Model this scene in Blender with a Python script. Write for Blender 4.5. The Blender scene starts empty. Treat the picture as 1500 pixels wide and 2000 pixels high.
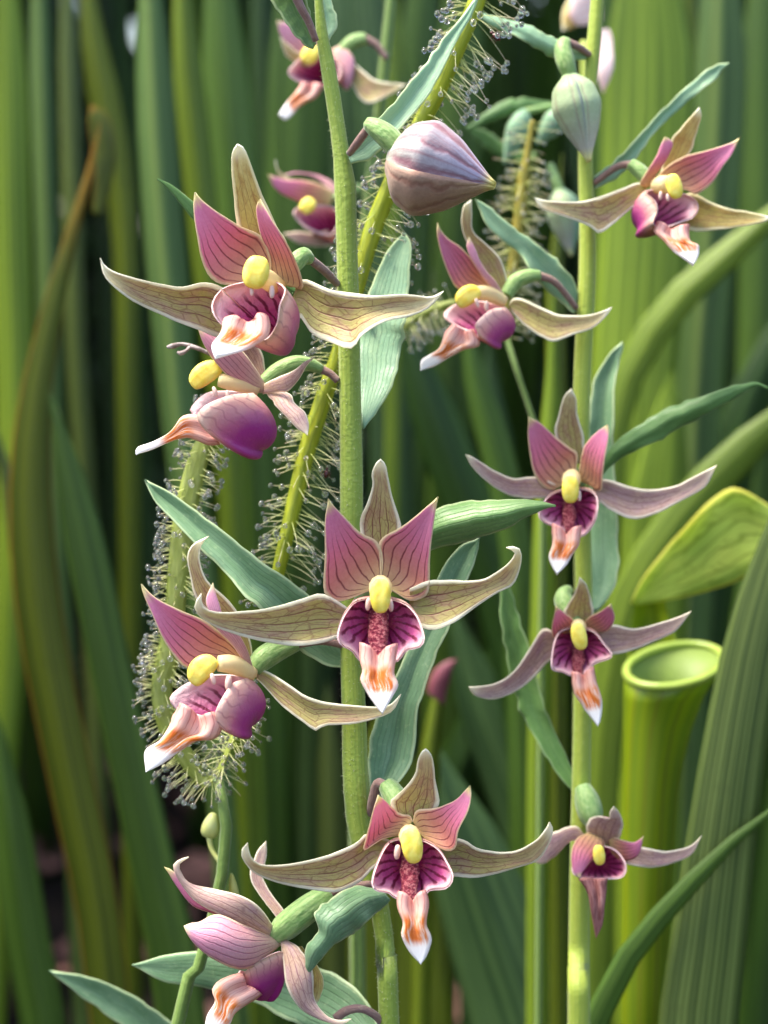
import bpy, math, random
import numpy as np
from mathutils import Vector

# ------------------------------------------------------------------ camera, sky, sun, exposure
SC = bpy.context.scene
COL = SC.collection
rad = math.radians
CAM_H, PITCH, FOCUS = 0.32, rad(8), 25.2          # metres, radians, centimetres
PXCM, REF = 150.0, 26.0                            # photo pixels per cm at REF cm from the lens
cam_d = bpy.data.cameras.new('camera')
cam = bpy.data.objects.new('camera', cam_d); COL.objects.link(cam)
cam.location = (0, 0, CAM_H)
cam.rotation_euler = (rad(90) - PITCH, 0, 0)
cam_d.sensor_fit = 'VERTICAL'; cam_d.sensor_height = 36; cam_d.sensor_width = 27
cam_d.lens = 36 * REF / (2000 / PXCM)
cam_d.clip_start = 0.01; cam_d.clip_end = 500
cam_d.dof.use_dof = True; cam_d.dof.focus_distance = FOCUS / 100; cam_d.dof.aperture_fstop = 20
SC.camera = cam

SUN_EL, SUN_AZ = rad(66), rad(-88)                 # azimuth from +Y (behind the flowers) towards +X
world = bpy.data.worlds.new('World'); SC.world = world; world.use_nodes = True
wn = world.node_tree.nodes; wl = world.node_tree.links
bg = wn['Background']; sky = wn.new('ShaderNodeTexSky')
sky.sky_type = 'NISHITA'; sky.sun_disc = False
sky.sun_elevation = SUN_EL; sky.sun_rotation = SUN_AZ
sky.air_density = 1.0; sky.dust_density = 3.0; sky.ozone_density = 0.6
wl.new(sky.outputs[0], bg.inputs[0]); bg.inputs[1].default_value = 0.15
sun_d = bpy.data.lights.new('sun', 'SUN'); sun = bpy.data.objects.new('sun', sun_d); COL.objects.link(sun)
sun_d.energy = 2.8; sun_d.angle = rad(18); sun_d.color = (1, .94, .84)
sd = Vector((math.sin(SUN_AZ) * math.cos(SUN_EL), math.cos(SUN_AZ) * math.cos(SUN_EL), math.sin(SUN_EL)))
sun.rotation_euler = sd.to_track_quat('Z', 'Y').to_euler()
sun.location = sd * 3
vs = SC.view_settings
vs.view_transform = 'Standard'; vs.look = 'None'; vs.gamma = 1; vs.use_curve_mapping = False
vs.exposure = 1.8
SC.render.engine = 'CYCLES'
cy = SC.cycles
cy.use_denoising = True; cy.max_bounces = 10; cy.diffuse_bounces = 5; cy.glossy_bounces = 4
cy.transmission_bounces = 8; cy.transparent_max_bounces = 8
cy.caustics_reflective = False; cy.caustics_refractive = False; cy.sample_clamp_indirect = 4

rng = np.random.default_rng(11)
random.seed(5)
FWD = np.array([0, math.cos(PITCH), -math.sin(PITCH)])
UP = np.array([0, math.sin(PITCH), math.cos(PITCH)])
RT = np.array([1.0, 0, 0])
CAMP = np.array([0, 0, CAM_H])

def W(px, py, d):
    """photo pixel + distance from the lens in cm -> world metres"""
    px, py, d = np.asarray(px, float), np.asarray(py, float), np.asarray(d, float)
    k = d / REF / PXCM / 100
    return CAMP + RT * ((px - 750) * k)[..., None] + UP * ((1000 - py) * k)[..., None] + FWD * (d / 100)[..., None]

def ground_py(px, d):
    """photo row (outside the frame) at which something d cm away meets the ground"""
    k = d / REF / PXCM / 100
    return 1000 + (CAM_H + FWD[2] * d / 100) / (UP[2] * k)

# ------------------------------------------------------------------ objects
def empty(name, loc, parent=None):
    o = bpy.data.objects.new(name, None); COL.objects.link(o)
    o.empty_display_size = 0.005
    if parent is not None:
        o.parent = parent
        loc = np.asarray(loc) - origin(parent)
    o.location = tuple(float(v) for v in loc)
    return o

def origin(o):
    p = np.zeros(3)
    while o is not None:
        p += np.array(o.location); o = o.parent
    return p

def tag(o, label, cat, group=None, kind=None):
    o['label'] = label
    if cat: o['category'] = cat
    if group: o['group'] = group
    if kind: o['kind'] = kind
    return o

def build(name, V, F, uv=None, mats=(), parent=None, midx=None, smooth=True):
    V = np.asarray(V, float)
    if parent is not None:
        org = origin(parent)
    else:
        org = np.array([V[:, 0].mean(), V[:, 1].mean(), V[:, 2].min()])
    me = bpy.data.meshes.new(name)
    me.from_pydata((V - org).tolist(), [], F)
    if uv is not None:
        li = np.empty(len(me.loops), np.int32); me.loops.foreach_get('vertex_index', li)
        ul = me.uv_layers.new(name='UVMap')
        ul.data.foreach_set('uv', np.asarray(uv, np.float32)[li].ravel())
    for m in mats: me.materials.append(m)
    if midx is not None: me.polygons.foreach_set('material_index', np.asarray(midx, np.int32))
    if smooth: me.polygons.foreach_set('use_smooth', [True] * len(me.polygons))
    me.update()
    o = bpy.data.objects.new(name, me); COL.objects.link(o)
    if parent is not None: o.parent = parent
    else: o.location = tuple(org)
    return o

def P(s):
    """'x,y x,y[,h] ...' -> array"""
    return np.array([[float(c) for c in t.split(',')] for t in s.split()])

def crom(p, n):
    p = np.asarray(p, float)
    if len(p) == 2:
        t = np.linspace(0, 1, n)[:, None]; return p[0] * (1 - t) + p[1] * t
    q = np.vstack([2 * p[0] - p[1], p, 2 * p[-1] - p[-2]])
    out = []
    for i in range(1, len(q) - 2):
        t = np.linspace(0, 1, 12, endpoint=False)[:, None]
        a, b, c, d = q[i - 1], q[i], q[i + 1], q[i + 2]
        out.append(.5 * (2 * b + (c - a) * t + (2 * a - 5 * b + 4 * c - d) * t ** 2 + (3 * b - a - 3 * c + d) * t ** 3))
    out = np.vstack(out + [p[-1:]])
    L = np.r_[0, np.cumsum(np.linalg.norm(np.diff(out[:, :2], axis=0), axis=1) + 1e-9)]
    s = np.linspace(0, L[-1], n)
    return np.stack([np.interp(s, L, out[:, k]) for k in range(out.shape[1])], 1)

def interp1(h, v):
    h = np.atleast_1d(np.asarray(h, float))
    if len(h) == 1: return np.full_like(v, h[0])
    x = np.linspace(0, 1, len(h)); y = crom(np.stack([x * 100, h], 1), 60)
    return np.interp(v, y[:, 0] / 100, y[:, 1])

def noise1(n, k, seed):
    r = np.random.default_rng(seed)
    x = np.linspace(0, k, n); y = r.normal(size=int(k) + 3)
    i = x.astype(int); t = x - i; t = t * t * (3 - 2 * t)
    return y[i] * (1 - t) + y[i + 1] * t

def grid_faces(nv, nu, off=0, flip=False):
    f = []
    for j in range(nv - 1):
        for i in range(nu - 1):
            a = off + j * nu + i
            q = [a, a + 1, a + nu + 1, a + nu]
            f.append(q[::-1] if flip else q)
    return f

def solid(name, G, th, mats, parent, uvs=None, face_cam=True, taper=True):
    """thick sheet from a grid of world points G[nv,nu,3]; th in cm"""
    nv, nu = G.shape[:2]
    du = np.gradient(G, axis=1); dv = np.gradient(G, axis=0)
    N = np.cross(du, dv); ln = np.linalg.norm(N, axis=2, keepdims=True)
    ok = ln[..., 0] > 1e-12
    N = N / np.maximum(ln, 1e-12)
    for j in range(nv):
        if not ok[j].all():
            k = j + 1 if j < nv // 2 else j - 1
            N[j] = np.where(ok[j][:, None], N[j], N[k])
    if face_cam and (N * (CAMP - G)).sum() < 0: N = -N; flip = True
    else: flip = False
    u = np.linspace(-1, 1, nu)
    e = (1 - .8 * np.abs(u) ** 6) if taper else np.ones(nu)
    off = N * (th / 200) * e[None, :, None]
    T, B = (G + off).reshape(-1, 3), (G - off).reshape(-1, 3)
    n = nv * nu
    F = grid_faces(nv, nu, 0, flip) + grid_faces(nv, nu, n, not flip)
    m = [0] * ((nv - 1) * (nu - 1)) + [1 if len(mats) > 1 else 0] * ((nv - 1) * (nu - 1))
    ring = [j * nu for j in range(nv)] + [(nv - 1) * nu + i for i in range(1, nu)] + \
           [j * nu + nu - 1 for j in range(nv - 2, -1, -1)] + [i for i in range(nu - 2, 0, -1)]
    for a, b in zip(ring, ring[1:] + ring[:1]):
        F.append([a, b, b + n, a + n] if not flip else [b, a, a + n, b + n]); m.append(0)
    if uvs is None:
        uu, vv = np.meshgrid(np.linspace(0, 1, nu), np.linspace(0, 1, nv))
        uvs = np.stack([uu, vv], 2)
    uv = np.vstack([uvs.reshape(-1, 2)] * 2)
    return build(name, np.vstack([T, B]), F, uv, mats, parent, m)

SEED = [0]
def sheet(name, parent, D, A, B, h=0., bulge=.08, mats=(), nu=13, nv=26, th=.035, ruff=.8, keel=0., ridge=0., notch=0., tilt=(0, 0), wave=.0):
    """petal or leaf between two traced edges (base -> tip); h = cm in front of distance D"""
    SEED[0] += 1
    A = P(A) if isinstance(A, str) else np.asarray(A, float)
    B = P(B) if isinstance(B, str) else np.asarray(B, float)
    a, b = crom(A[:, :2], nv), crom(B[:, :2], nv)
    v = np.linspace(0, 1, nv); hv = interp1(h, v)
    u = np.linspace(-1, 1, nu); t = (u + 1) / 2
    w = np.linalg.norm(a - b, axis=1); prof = w / max(w.max(), 1e-6)
    sc = min(1., w.max() / PXCM / .7); wave, bulge, keel = wave * sc, bulge * sc, keel * sc
    jag = np.stack([noise1(nv, nv * .45, SEED[0]), noise1(nv, nv * .45, SEED[0] + 500)], 1) * ruff
    dirv = (b - a) / np.maximum(w, 1e-6)[:, None]
    a = a - dirv * (jag[:, :1] * prof[:, None]); b = b + dirv * (jag[:, 1:] * prof[:, None])
    p = a[:, None] * (1 - t)[None, :, None] + b[:, None] * t[None, :, None]
    if notch:
        ax = p[min(3, nv - 1)].mean(0) - p[0].mean(0); ax /= max(np.linalg.norm(ax), 1e-6)
        p = p + ax * (notch * (1 - v)[:, None] ** 3 * np.exp(-(u / .45) ** 2)[None])[..., None]
    H = hv[:, None] + bulge * prof[:, None] * (1 - u ** 2)[None] + keel * prof[:, None] * (1 - np.abs(u))[None]
    H = H + (tilt[0] * (1 - t) + tilt[1] * t)[None] * np.sin(np.pi * np.clip(v, 0, 1))[:, None]
    if ridge: H = H + ridge * np.exp(-((np.abs(u) - .6) / .28) ** 2)[None] * np.clip(1 - v * 1.5, 0, 1)[:, None]
    if wave:
        n1 = noise1(nv, 5, SEED[0] + 900)
        H = H + wave * n1[:, None] * (u ** 3)[None] * prof[:, None] + wave * noise1(nv, 7, SEED[0] + 950)[:, None] * (u ** 2)[None] * prof[:, None]
    G = W(p[..., 0], p[..., 1], D - H)
    return solid(name, G, th, mats, parent)

def frames(C):
    T = np.gradient(C, axis=0); T /= np.maximum(np.linalg.norm(T, axis=1, keepdims=True), 1e-12)
    n = np.cross(T[0], FWD); 
    if np.linalg.norm(n) < 1e-3: n = np.cross(T[0], UP)
    n /= np.linalg.norm(n); Ns = [n]
    for i in range(1, len(C)):
        n = Ns[-1] - T[i] * np.dot(Ns[-1], T[i]); n /= np.linalg.norm(n); Ns.append(n)
    Ns = np.array(Ns); return T, Ns, np.cross(T, Ns)

def tube_geo(C, R, ns=12, flat=1., ribs=0, ribamp=0.):
    T, N, Bn = frames(C)
    th = np.linspace(0, 2 * np.pi, ns, endpoint=False)
    rr = 1 + ribamp * np.cos(ribs * th) if ribs else np.ones(ns)
    V = C[:, None] + (N[:, None] * (np.cos(th) * rr)[None, :, None] + Bn[:, None] * (np.sin(th) * rr * flat)[None, :, None]) * R[:, None, None]
    n = len(C); F = []
    for j in range(n - 1):
        for i in range(ns):
            k = (i + 1) % ns
            F.append([j * ns + i, j * ns + k, (j + 1) * ns + k, (j + 1) * ns + i])
    V = V.reshape(-1, 3)
    uv = np.stack([np.tile(th / (2 * np.pi), n), np.repeat(np.linspace(0, 1, n), ns)], 1)
    V = np.vstack([V, C[:1], C[-1:]]); uv = np.vstack([uv, [[.5, 0], [.5, 1]]])
    c0, c1 = n * ns, n * ns + 1
    for i in range(ns):
        k = (i + 1) % ns
        F.append([k, i, c0]); F.append([(n - 1) * ns + i, (n - 1) * ns + k, c1])
    return V, F, uv

def tube(name, parent, D, pts, mat, n=30, ns=12, ground=False, flat=1., ribs=0, ribamp=0.):
    """pts: (px, py, h cm, width px)"""
    q = P(pts) if isinstance(pts, str) else np.asarray(pts, float)
    if ground:
        l, m = q[-1], q[-2]
        gy = ground_py(l[0], D - l[2]); s = (l[0] - m[0]) / max(l[1] - m[1], 1)
        mid = l + [s * (gy - l[1]) * .3, (gy - l[1]) * .5, 0, 0]
        q = np.vstack([q, mid, [mid[0], gy + 25, l[2], l[3] * 1.15]]); n = int(n * 1.6)
    c = crom(q, n)
    C = W(c[:, 0], c[:, 1], D - c[:, 2]); R = c[:, 3] / 2 * (D - c[:, 2]) / REF / PXCM / 100
    V, F, uv = tube_geo(C, R, ns, flat, ribs, ribamp)
    o = build(name, V, F, uv, [mat], parent)
    return o, C, R

def blob(name, parent, D, x, y, h, w, l, ang, mat, bend=0., depth=1., nseg=20, nring=12, sq=2.8, taper=0., groove=0.):
    """rounded capsule: w x l photo pixels, long axis turned ang degrees from vertical (clockwise)"""
    V, F, uv = [], [], []
    ca, sa = math.cos(rad(ang)), math.sin(rad(ang))
    k = (D - h) / REF / PXCM
    for j in range(nring + 1):
        t = math.pi * j / nring; yy = -math.cos(t); r = abs(math.sin(t)) ** (2 / sq)
        for i in range(nseg):
            p = 2 * math.pi * i / nseg; rg = 1 - groove * max(0., math.sin(p)) ** 8
            X = r * math.cos(p) * w / 2 * (1 + taper * yy) + bend * (1 - yy * yy) * w; Z = r * rg * math.sin(p) * w / 2 * depth; Y = yy * l / 2
            px = x + X * ca + Y * sa; py = y + X * sa - Y * ca
            V.append(W(px, py, D - h - Z * k)); uv.append((i / nseg, j / nring))
    for j in range(nring):
        for i in range(nseg):
            q = (i + 1) % nseg
            F.append([j * nseg + i, j * nseg + q, (j + 1) * nseg + q, (j + 1) * nseg + i])
    return build(name, np.array(V), F, uv, [mat], parent)

def cup(name, parent, D, rim, pole, mats, h0=0., nr=44, nsd=13, th=.022, flare=.0):
    """bowl from a traced closed rim (px,py,h) to a pole (px,py,h)"""
    r = P(rim) if isinstance(rim, str) else np.asarray(rim, float)
    if r.shape[1] == 2: r = np.hstack([r, np.zeros((len(r), 1))])
    rr = np.vstack([r, r[:1]]); rc = crom(np.vstack([r[-2:], rr, r[1:2]]), 600)
    # cut one full turn back out of the padded loop
    i0 = np.argmin(np.linalg.norm(rc[:300, :2] - r[0, :2], axis=1)); i1 = 300 + np.argmin(np.linalg.norm(rc[300:, :2] - r[0, :2], axis=1))
    rc = crom(rc[i0:i1 + 1:6], nr + 1)
    c = np.r_[r.mean(0)]; b = np.asarray(pole, float)
    s = np.linspace(0, math.pi / 2, nsd)
    q = c + (rc - c)[None] * np.cos(s)[:, None, None] + (b - c) * np.sin(s)[:, None, None]
    if flare: q[0] = q[1] + (q[0] - q[1]) + (rc - c) * flare
    G = W(q[..., 0], q[..., 1], D - h0 - q[..., 2])
    return solid_closed(name, G, th, mats, parent, W(c[0], c[1], D - h0 - c[2] - 0.4))

def solid_closed(name, G, th, mats, parent, inside):
    nv, nu = G.shape[:2]
    du = np.roll(G, -1, 1) - np.roll(G, 1, 1); du[:, 0] = G[:, 1] - G[:, -2]; du[:, -1] = du[:, 0]
    dv = np.gradient(G, axis=0); N = np.cross(du, dv); ln = np.linalg.norm(N, axis=2, keepdims=True)
    N = N / np.maximum(ln, 1e-12); N[-1] = N[-2].mean(0)
    if (N[nv // 2] * (inside - G[nv // 2])).sum() < 0: N = -N; flip = True
    else: flip = False
    o = N * th / 200; T, B = (G + o).reshape(-1, 3), (G - o).reshape(-1, 3); n = nv * nu
    F = grid_faces(nv, nu, 0, flip) + grid_faces(nv, nu, n, not flip)
    k = (nv - 1) * (nu - 1); m = [0] * k + [1] * k
    for i in range(nu - 1):
        F.append([i, i + 1, i + 1 + n, i + n]); m.append(0)
    uu, vv = np.meshgrid(np.linspace(0, 1, nu), np.linspace(0, 1, nv))
    uv = np.vstack([np.stack([uu, vv], 2).reshape(-1, 2)] * 2)
    return build(name, np.vstack([T, B]), F, uv, mats, parent, m)

# ------------------------------------------------------------------ materials
def lin(r, g, b):
    f = lambda c: (c / 255 / 12.92) if c <= 10 else ((c / 255 + .055) / 1.055) ** 2.4
    return (f(r), f(g), f(b), 1)

class NB:
    def __init__(s, name):
        s.m = bpy.data.materials.new(name); s.m.use_nodes = True
        s.t = s.m.node_tree; s.t.nodes.clear(); s.out = s.t.nodes.new('ShaderNodeOutputMaterial')
        tc = s.t.nodes.new('ShaderNodeTexCoord'); s.uvv = tc.outputs['UV']; s.obj = tc.outputs['Object']
        sp = s.t.nodes.new('ShaderNodeSeparateXYZ'); s.t.links.new(s.uvv, sp.inputs[0]); s.u, s.v = sp.outputs[0], sp.outputs[1]
        s.rnd = s.t.nodes.new('ShaderNodeObjectInfo').outputs['Random']
    def put(s, sock, val):
        if hasattr(val, 'is_output') or isinstance(val, bpy.types.NodeSocket): s.t.links.new(val, sock)
        else: sock.default_value = val
    def math(s, op, a, b=0., clamp=False):
        n = s.t.nodes.new('ShaderNodeMath'); n.operation = op; n.use_clamp = clamp
        s.put(n.inputs[0], a); s.put(n.inputs[1], b); return n.outputs[0]
    def step(s, x, a, b, lo=0., hi=1.):
        n = s.t.nodes.new('ShaderNodeMapRange'); n.interpolation_type = 'SMOOTHSTEP'
        s.put(n.inputs[0], x); n.inputs[1].default_value = a; n.inputs[2].default_value = b
        n.inputs[3].default_value = lo; n.inputs[4].default_value = hi; return n.outputs[0]
    def mix(s, f, a, b, mode='MIX'):
        n = s.t.nodes.new('ShaderNodeMix'); n.data_type = 'RGBA'; n.blend_type = mode
        s.put(n.inputs[0], f); s.put(n.inputs[6], a); s.put(n.inputs[7], b); return n.outputs[2]
    def xyz(s, x, y, z=0.):
        n = s.t.nodes.new('ShaderNodeCombineXYZ'); s.put(n.inputs[0], x); s.put(n.inputs[1], y); s.put(n.inputs[2], z); return n.outputs[0]
    def noise(s, vec, scale, detail=3., rough=.55):
        n = s.t.nodes.new('ShaderNodeTexNoise'); s.put(n.inputs['Vector'], vec); n.inputs['Scale'].default_value = scale
        n.inputs['Detail'].default_value = detail; n.inputs['Roughness'].default_value = rough; return n.outputs[0]
    def voro(s, vec, scale):
        n = s.t.nodes.new('ShaderNodeTexVoronoi'); n.feature = 'DISTANCE_TO_EDGE'; s.put(n.inputs['Vector'], vec); n.inputs['Scale'].default_value = scale
        return n.outputs[0]
    def ramp(s, f, stops):
        n = s.t.nodes.new('ShaderNodeValToRGB'); s.put(n.inputs[0], f); e = n.color_ramp.elements
        while len(e) < len(stops): e.new(.5)
        for k, (p, c) in zip(e, stops): k.position = p; k.color = c
        return n.outputs[0]
    def bump(s, height, strength, dist=.0004):
        n = s.t.nodes.new('ShaderNodeBump'); n.inputs['Strength'].default_value = strength; n.inputs['Distance'].default_value = dist
        s.put(n.inputs['Height'], height); return n.outputs[0]
    def finish(s, col, rough=.5, trans=.3, nrm=None, spec=.4, tcol=None, sheen=0., sss=0.):
        p = s.t.nodes.new('ShaderNodeBsdfPrincipled'); s.put(p.inputs['Base Color'], col); s.put(p.inputs['Roughness'], rough)
        p.inputs['Specular IOR Level'].default_value = spec
        if sheen: p.inputs['Sheen Weight'].default_value = sheen
        if sss:
            p.inputs['Subsurface Weight'].default_value = sss; p.inputs['Subsurface Radius'].default_value = (1, .7, .3); p.inputs['Subsurface Scale'].default_value = .0012
        if nrm is not None: s.t.links.new(nrm, p.inputs['Normal'])
        sh = p.outputs[0]
        if trans:
            t = s.t.nodes.new('ShaderNodeBsdfTranslucent'); s.put(t.inputs[0], tcol if tcol is not None else col)
            x = s.t.nodes.new('ShaderNodeMixShader'); x.inputs[0].default_value = trans
            s.t.links.new(sh, x.inputs[1]); s.t.links.new(t.outputs[0], x.inputs[2]); sh = x.outputs[0]
        s.t.links.new(sh, s.out.inputs[0]); return s.m
    def edge(s):
        return s.math('ABSOLUTE', s.math('SUBTRACT', s.math('MULTIPLY', s.u, 2.), 1.))
    def vary(s, col, amt=.18):
        f = s.math('ADD', s.math('MULTIPLY', s.rnd, amt), 1 - amt / 2)
        n = s.t.nodes.new('ShaderNodeVectorMath'); n.operation = 'SCALE'; s.put(n.inputs[0], col); s.put(n.inputs['Scale'], f); return n.outputs[0]
    def veins(s, n, width=.2, wob=.12):
        wv = s.noise(s.xyz(s.math('MULTIPLY', s.u, 3.), s.math('MULTIPLY', s.v, 4.), s.math('MULTIPLY', s.rnd, 20.)), 1.2, 2.)
        x = s.math('ADD', s.math('MULTIPLY', s.u, float(n)), s.math('MULTIPLY', s.math('SUBTRACT', wv, .5), wob * n))
        f = s.math('ABSOLUTE', s.math('SUBTRACT', s.math('FRACT', x), .5))
        return s.step(f, width, 0., 0., 1.)

def petal_mat(name, stops, vein, nv, vstr, edgec, ew=.1, tipc=None, tipa=.86, trans=.32, net=0., wid=.2, rough=.5, blush=None, vend=(.95, .6), wob=.11, bsc=(2., 3.)):
    b = NB(name)
    col = b.ramp(b.v, stops)
    nz = b.noise(b.xyz(b.math('MULTIPLY', b.u, bsc[0]), b.math('MULTIPLY', b.v, bsc[1]), b.math('MULTIPLY', b.rnd, 30.)), 2.2, 4.)
    if blush: col = b.mix(b.step(nz, .42, .68, 0., .8), col, blush)
    vn = b.veins(nv, wid, wob)
    fade = b.math('MULTIPLY', b.step(b.v, .02, .15), b.step(b.v, *vend))
    fine = b.noise(b.obj, 2600., 2.)
    vmask = b.math('MULTIPLY', b.math('MULTIPLY', vn, fade), b.step(nz, .15, .55, vstr * .5, vstr))
    if net:
        vo = b.voro(b.xyz(b.math('MULTIPLY', b.u, 7.), b.math('MULTIPLY', b.v, 9.), b.math('MULTIPLY', b.rnd, 9.)), 1.)
        vmask = b.math('MAXIMUM', vmask, b.math('MULTIPLY', b.step(vo, .07, .0, 0., net), fade))
    col = b.mix(vmask, col, vein)
    ed = b.math('ADD', b.edge(), b.math('MULTIPLY', b.math('SUBTRACT', b.noise(b.obj, 700., 2.), .5), .12))
    col = b.mix(b.step(ed, 1 - ew * 1.6, 1 - ew * .25), col, edgec)
    if tipc: col = b.mix(b.step(b.math('ADD', b.v, b.math('MULTIPLY', b.math('SUBTRACT', nz, .5), .1)), tipa - .07, tipa + .08), col, tipc)
    col = b.mix(b.step(fine, .3, .7, 0., .16), col, (1, 1, 1, 1), 'SOFT_LIGHT')
    col = b.vary(col)
    nr = b.bump(b.math('SUBTRACT', b.math('MULTIPLY', fine, .5), b.math('MULTIPLY', vn, .6)), .35, .0003)
    return b.finish(col, rough, trans, nr, .35, sheen=.1)

M = {}
M['petal'] = petal_mat('petal_pink', [(0, lin(224, 200, 130)), (.12, lin(206, 166, 116)), (.34, lin(200, 130, 112)), (.58, lin(218, 122, 150)), (.85, lin(224, 138, 172))],
                       lin(112, 36, 48), 6, .9, lin(232, 206, 160), .07, lin(240, 228, 160), .91, wid=.14, vend=(.78, .5))
M['petal_back'] = petal_mat('petal_outer', [(0, lin(198, 172, 140)), (.3, lin(214, 160, 158)), (.8, lin(224, 158, 182))],
                            lin(150, 78, 104), 7, .75, lin(236, 214, 180), .09, lin(238, 226, 176), .92, wid=.15)
M['sepal'] = petal_mat('sepal_olive', [(0, lin(176, 168, 92)), (.4, lin(186, 172, 104)), (.75, lin(202, 184, 130)), (1, lin(230, 220, 168))],
                       lin(122, 66, 58), 5, .9, lin(246, 240, 208), .16, lin(250, 246, 222), .92, net=.5, wid=.12, blush=lin(182, 146, 116))
M['sepal_yellow'] = petal_mat('sepal_yellow', [(0, lin(176, 152, 72)), (.4, lin(196, 176, 90)), (.75, lin(212, 194, 120)), (1, lin(238, 228, 170))],
                              lin(136, 92, 56), 5, .65, lin(246, 236, 184), .17, lin(250, 248, 222), .91, net=.35, wid=.12, blush=lin(184, 148, 82))
M['sepal_mauve'] = petal_mat('sepal_mauve', [(0, lin(192, 162, 132)), (.5, lin(196, 162, 148)), (1, lin(218, 194, 172))],
                             lin(132, 80, 84), 5, .8, lin(244, 232, 204), .17, lin(246, 238, 206), .92, net=.45, wid=.12, blush=lin(184, 148, 148))
M['bud_mauve'] = petal_mat('bud_mauve', [(0, lin(176, 180, 160)), (.4, lin(172, 160, 162)), (.85, lin(178, 164, 184)), (1, lin(222, 204, 130))],
                           lin(138, 90, 98), 4, .85, lin(190, 158, 150), .12, lin(226, 206, 90), .95, wid=.26, trans=.1, blush=lin(148, 108, 112), vend=(1.2, .95), wob=.25, bsc=(6., .6))
M['bud_brown'] = petal_mat('bud_brown', [(0, lin(168, 140, 122)), (.6, lin(158, 124, 100)), (1, lin(184, 152, 108))],
                           lin(128, 84, 68), 4, .7, lin(172, 132, 110), .1, lin(222, 204, 100), .95, wid=.25, trans=.1, wob=.3, bsc=(5., .6))
M['bud_green'] = petal_mat('bud_green', [(0, lin(150, 172, 122)), (.5, lin(158, 174, 132)), (.85, lin(176, 176, 160)), (1, lin(206, 206, 130))],
                           lin(146, 128, 110), 3, .5, lin(150, 160, 140), .12, lin(214, 214, 140), .94, wid=.14, trans=.15)

def cup_in():
    b = NB('lip_inside')
    st = b.math('ABSOLUTE', b.math('SUBTRACT', b.math('FRACT', b.math('ADD', b.math('MULTIPLY', b.u, 17.), b.math('MULTIPLY', b.noise(b.uvv, 5., 2.), .9))), .5))
    rv = b.math('ADD', b.v, b.math('MULTIPLY', b.math('SUBTRACT', b.noise(b.uvv, 4., 3.), .5), .35)); col = b.ramp(rv, [(0, lin(232, 196, 192)), (.05, lin(238, 206, 206)), (.12, lin(234, 190, 198)), (.26, lin(214, 140, 166)), (.45, lin(178, 74, 130)), (.7, lin(146, 38, 92)), (1, lin(128, 30, 64))])
    sm = b.math('MULTIPLY', b.step(st, .24, .08), b.math('MULTIPLY', b.step(b.v, .12, .3), b.step(b.v, .9, .7)))
    col = b.mix(b.math('MULTIPLY', sm, .9), col, lin(98, 10, 46))
    wr = b.noise(b.obj, 900., 3., .7)
    mid = b.step(b.v, .62, .8)
    col = b.mix(b.math('MULTIPLY', b.step(wr, .5, .6), b.math('MULTIPLY', mid, .6)), col, lin(176, 84, 92))
    nr = b.bump(wr, .6, .0006)
    return b.finish(b.vary(col), .42, .25, nr, .4)
def cup_out():
    b = NB('lip_outside')
    nz = b.noise(b.obj, 260., 3.); fine = b.noise(b.obj, 2400., 2.)
    f = b.math('ADD', b.v, b.math('MULTIPLY', b.math('SUBTRACT', nz, .5), .25))
    col = b.ramp(f, [(0, lin(244, 212, 190)), (.12, lin(226, 170, 158)), (.3, lin(198, 106, 142)), (.48, lin(174, 56, 138)), (1, lin(160, 36, 126))])
    col = b.mix(b.math('MULTIPLY', b.veins(16, .16), b.step(b.v, .5, .1, 0., .4)), col, lin(150, 60, 96))
    return b.finish(b.vary(col), .36, .25, b.bump(fine, .25, .0003), .5)
M['cup_in'], M['cup_out'] = cup_in(), cup_out()

def callus():
    b = NB('lip_callus'); n = b.noise(b.xyz(b.math('MULTIPLY', b.u, 4.), b.math('MULTIPLY', b.v, 12.), b.math('MULTIPLY', b.rnd, 9.)), 1.6, 3., .7)
    col = b.ramp(n, [(.36, lin(104, 14, 44)), (.5, lin(150, 52, 72)), (.6, lin(214, 140, 140)), (.7, lin(150, 60, 70))])
    return b.finish(col, .4, .1, b.bump(n, 1., .0012), .5)
M['callus'] = callus()
def tongue():
    b = NB('lip_tongue')
    stre = b.noise(b.xyz(b.math('MULTIPLY', b.u, 9.), b.math('MULTIPLY', b.v, 2.2), b.math('MULTIPLY', b.rnd, 20.)), 1.5, 4., .65)
    col = b.ramp(b.v, [(0, lin(230, 168, 156)), (.25, lin(240, 196, 176)), (.5, lin(246, 214, 190)), (.66, lin(250, 244, 236)), (1, lin(253, 252, 250))])
    band = b.math('MULTIPLY', b.step(b.v, .22, .38), b.step(b.v, .74, .6))
    band = b.math('MULTIPLY', band, b.step(b.edge(), .92, .66))
    orange = b.math('MULTIPLY', band, b.step(stre, .36, .52))
    col = b.mix(orange, col, b.mix(b.step(stre, .5, .7), lin(226, 128, 44), lin(198, 84, 14)))
    vm = b.math('MULTIPLY', b.veins(9, .16), b.step(b.v, .4, .15, 0., .55))
    col = b.mix(vm, col, lin(176, 70, 70))
    return b.finish(col, .4, .3, b.bump(stre, .3, .0004), .45)
M['tongue'] = tongue()
def tongue_dry():
    b = NB('lip_tongue_withered')
    n = b.noise(b.xyz(b.math('MULTIPLY', b.u, 8.), b.math('MULTIPLY', b.v, 2.), 0.), 2., 4.)
    return b.finish(b.ramp(n, [(.3, lin(120, 60, 56)), (.55, lin(184, 124, 116)), (.75, lin(206, 160, 150))]), .6, .2, b.bump(n, .6, .001))
M['tongue_dry'] = tongue_dry()
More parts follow.
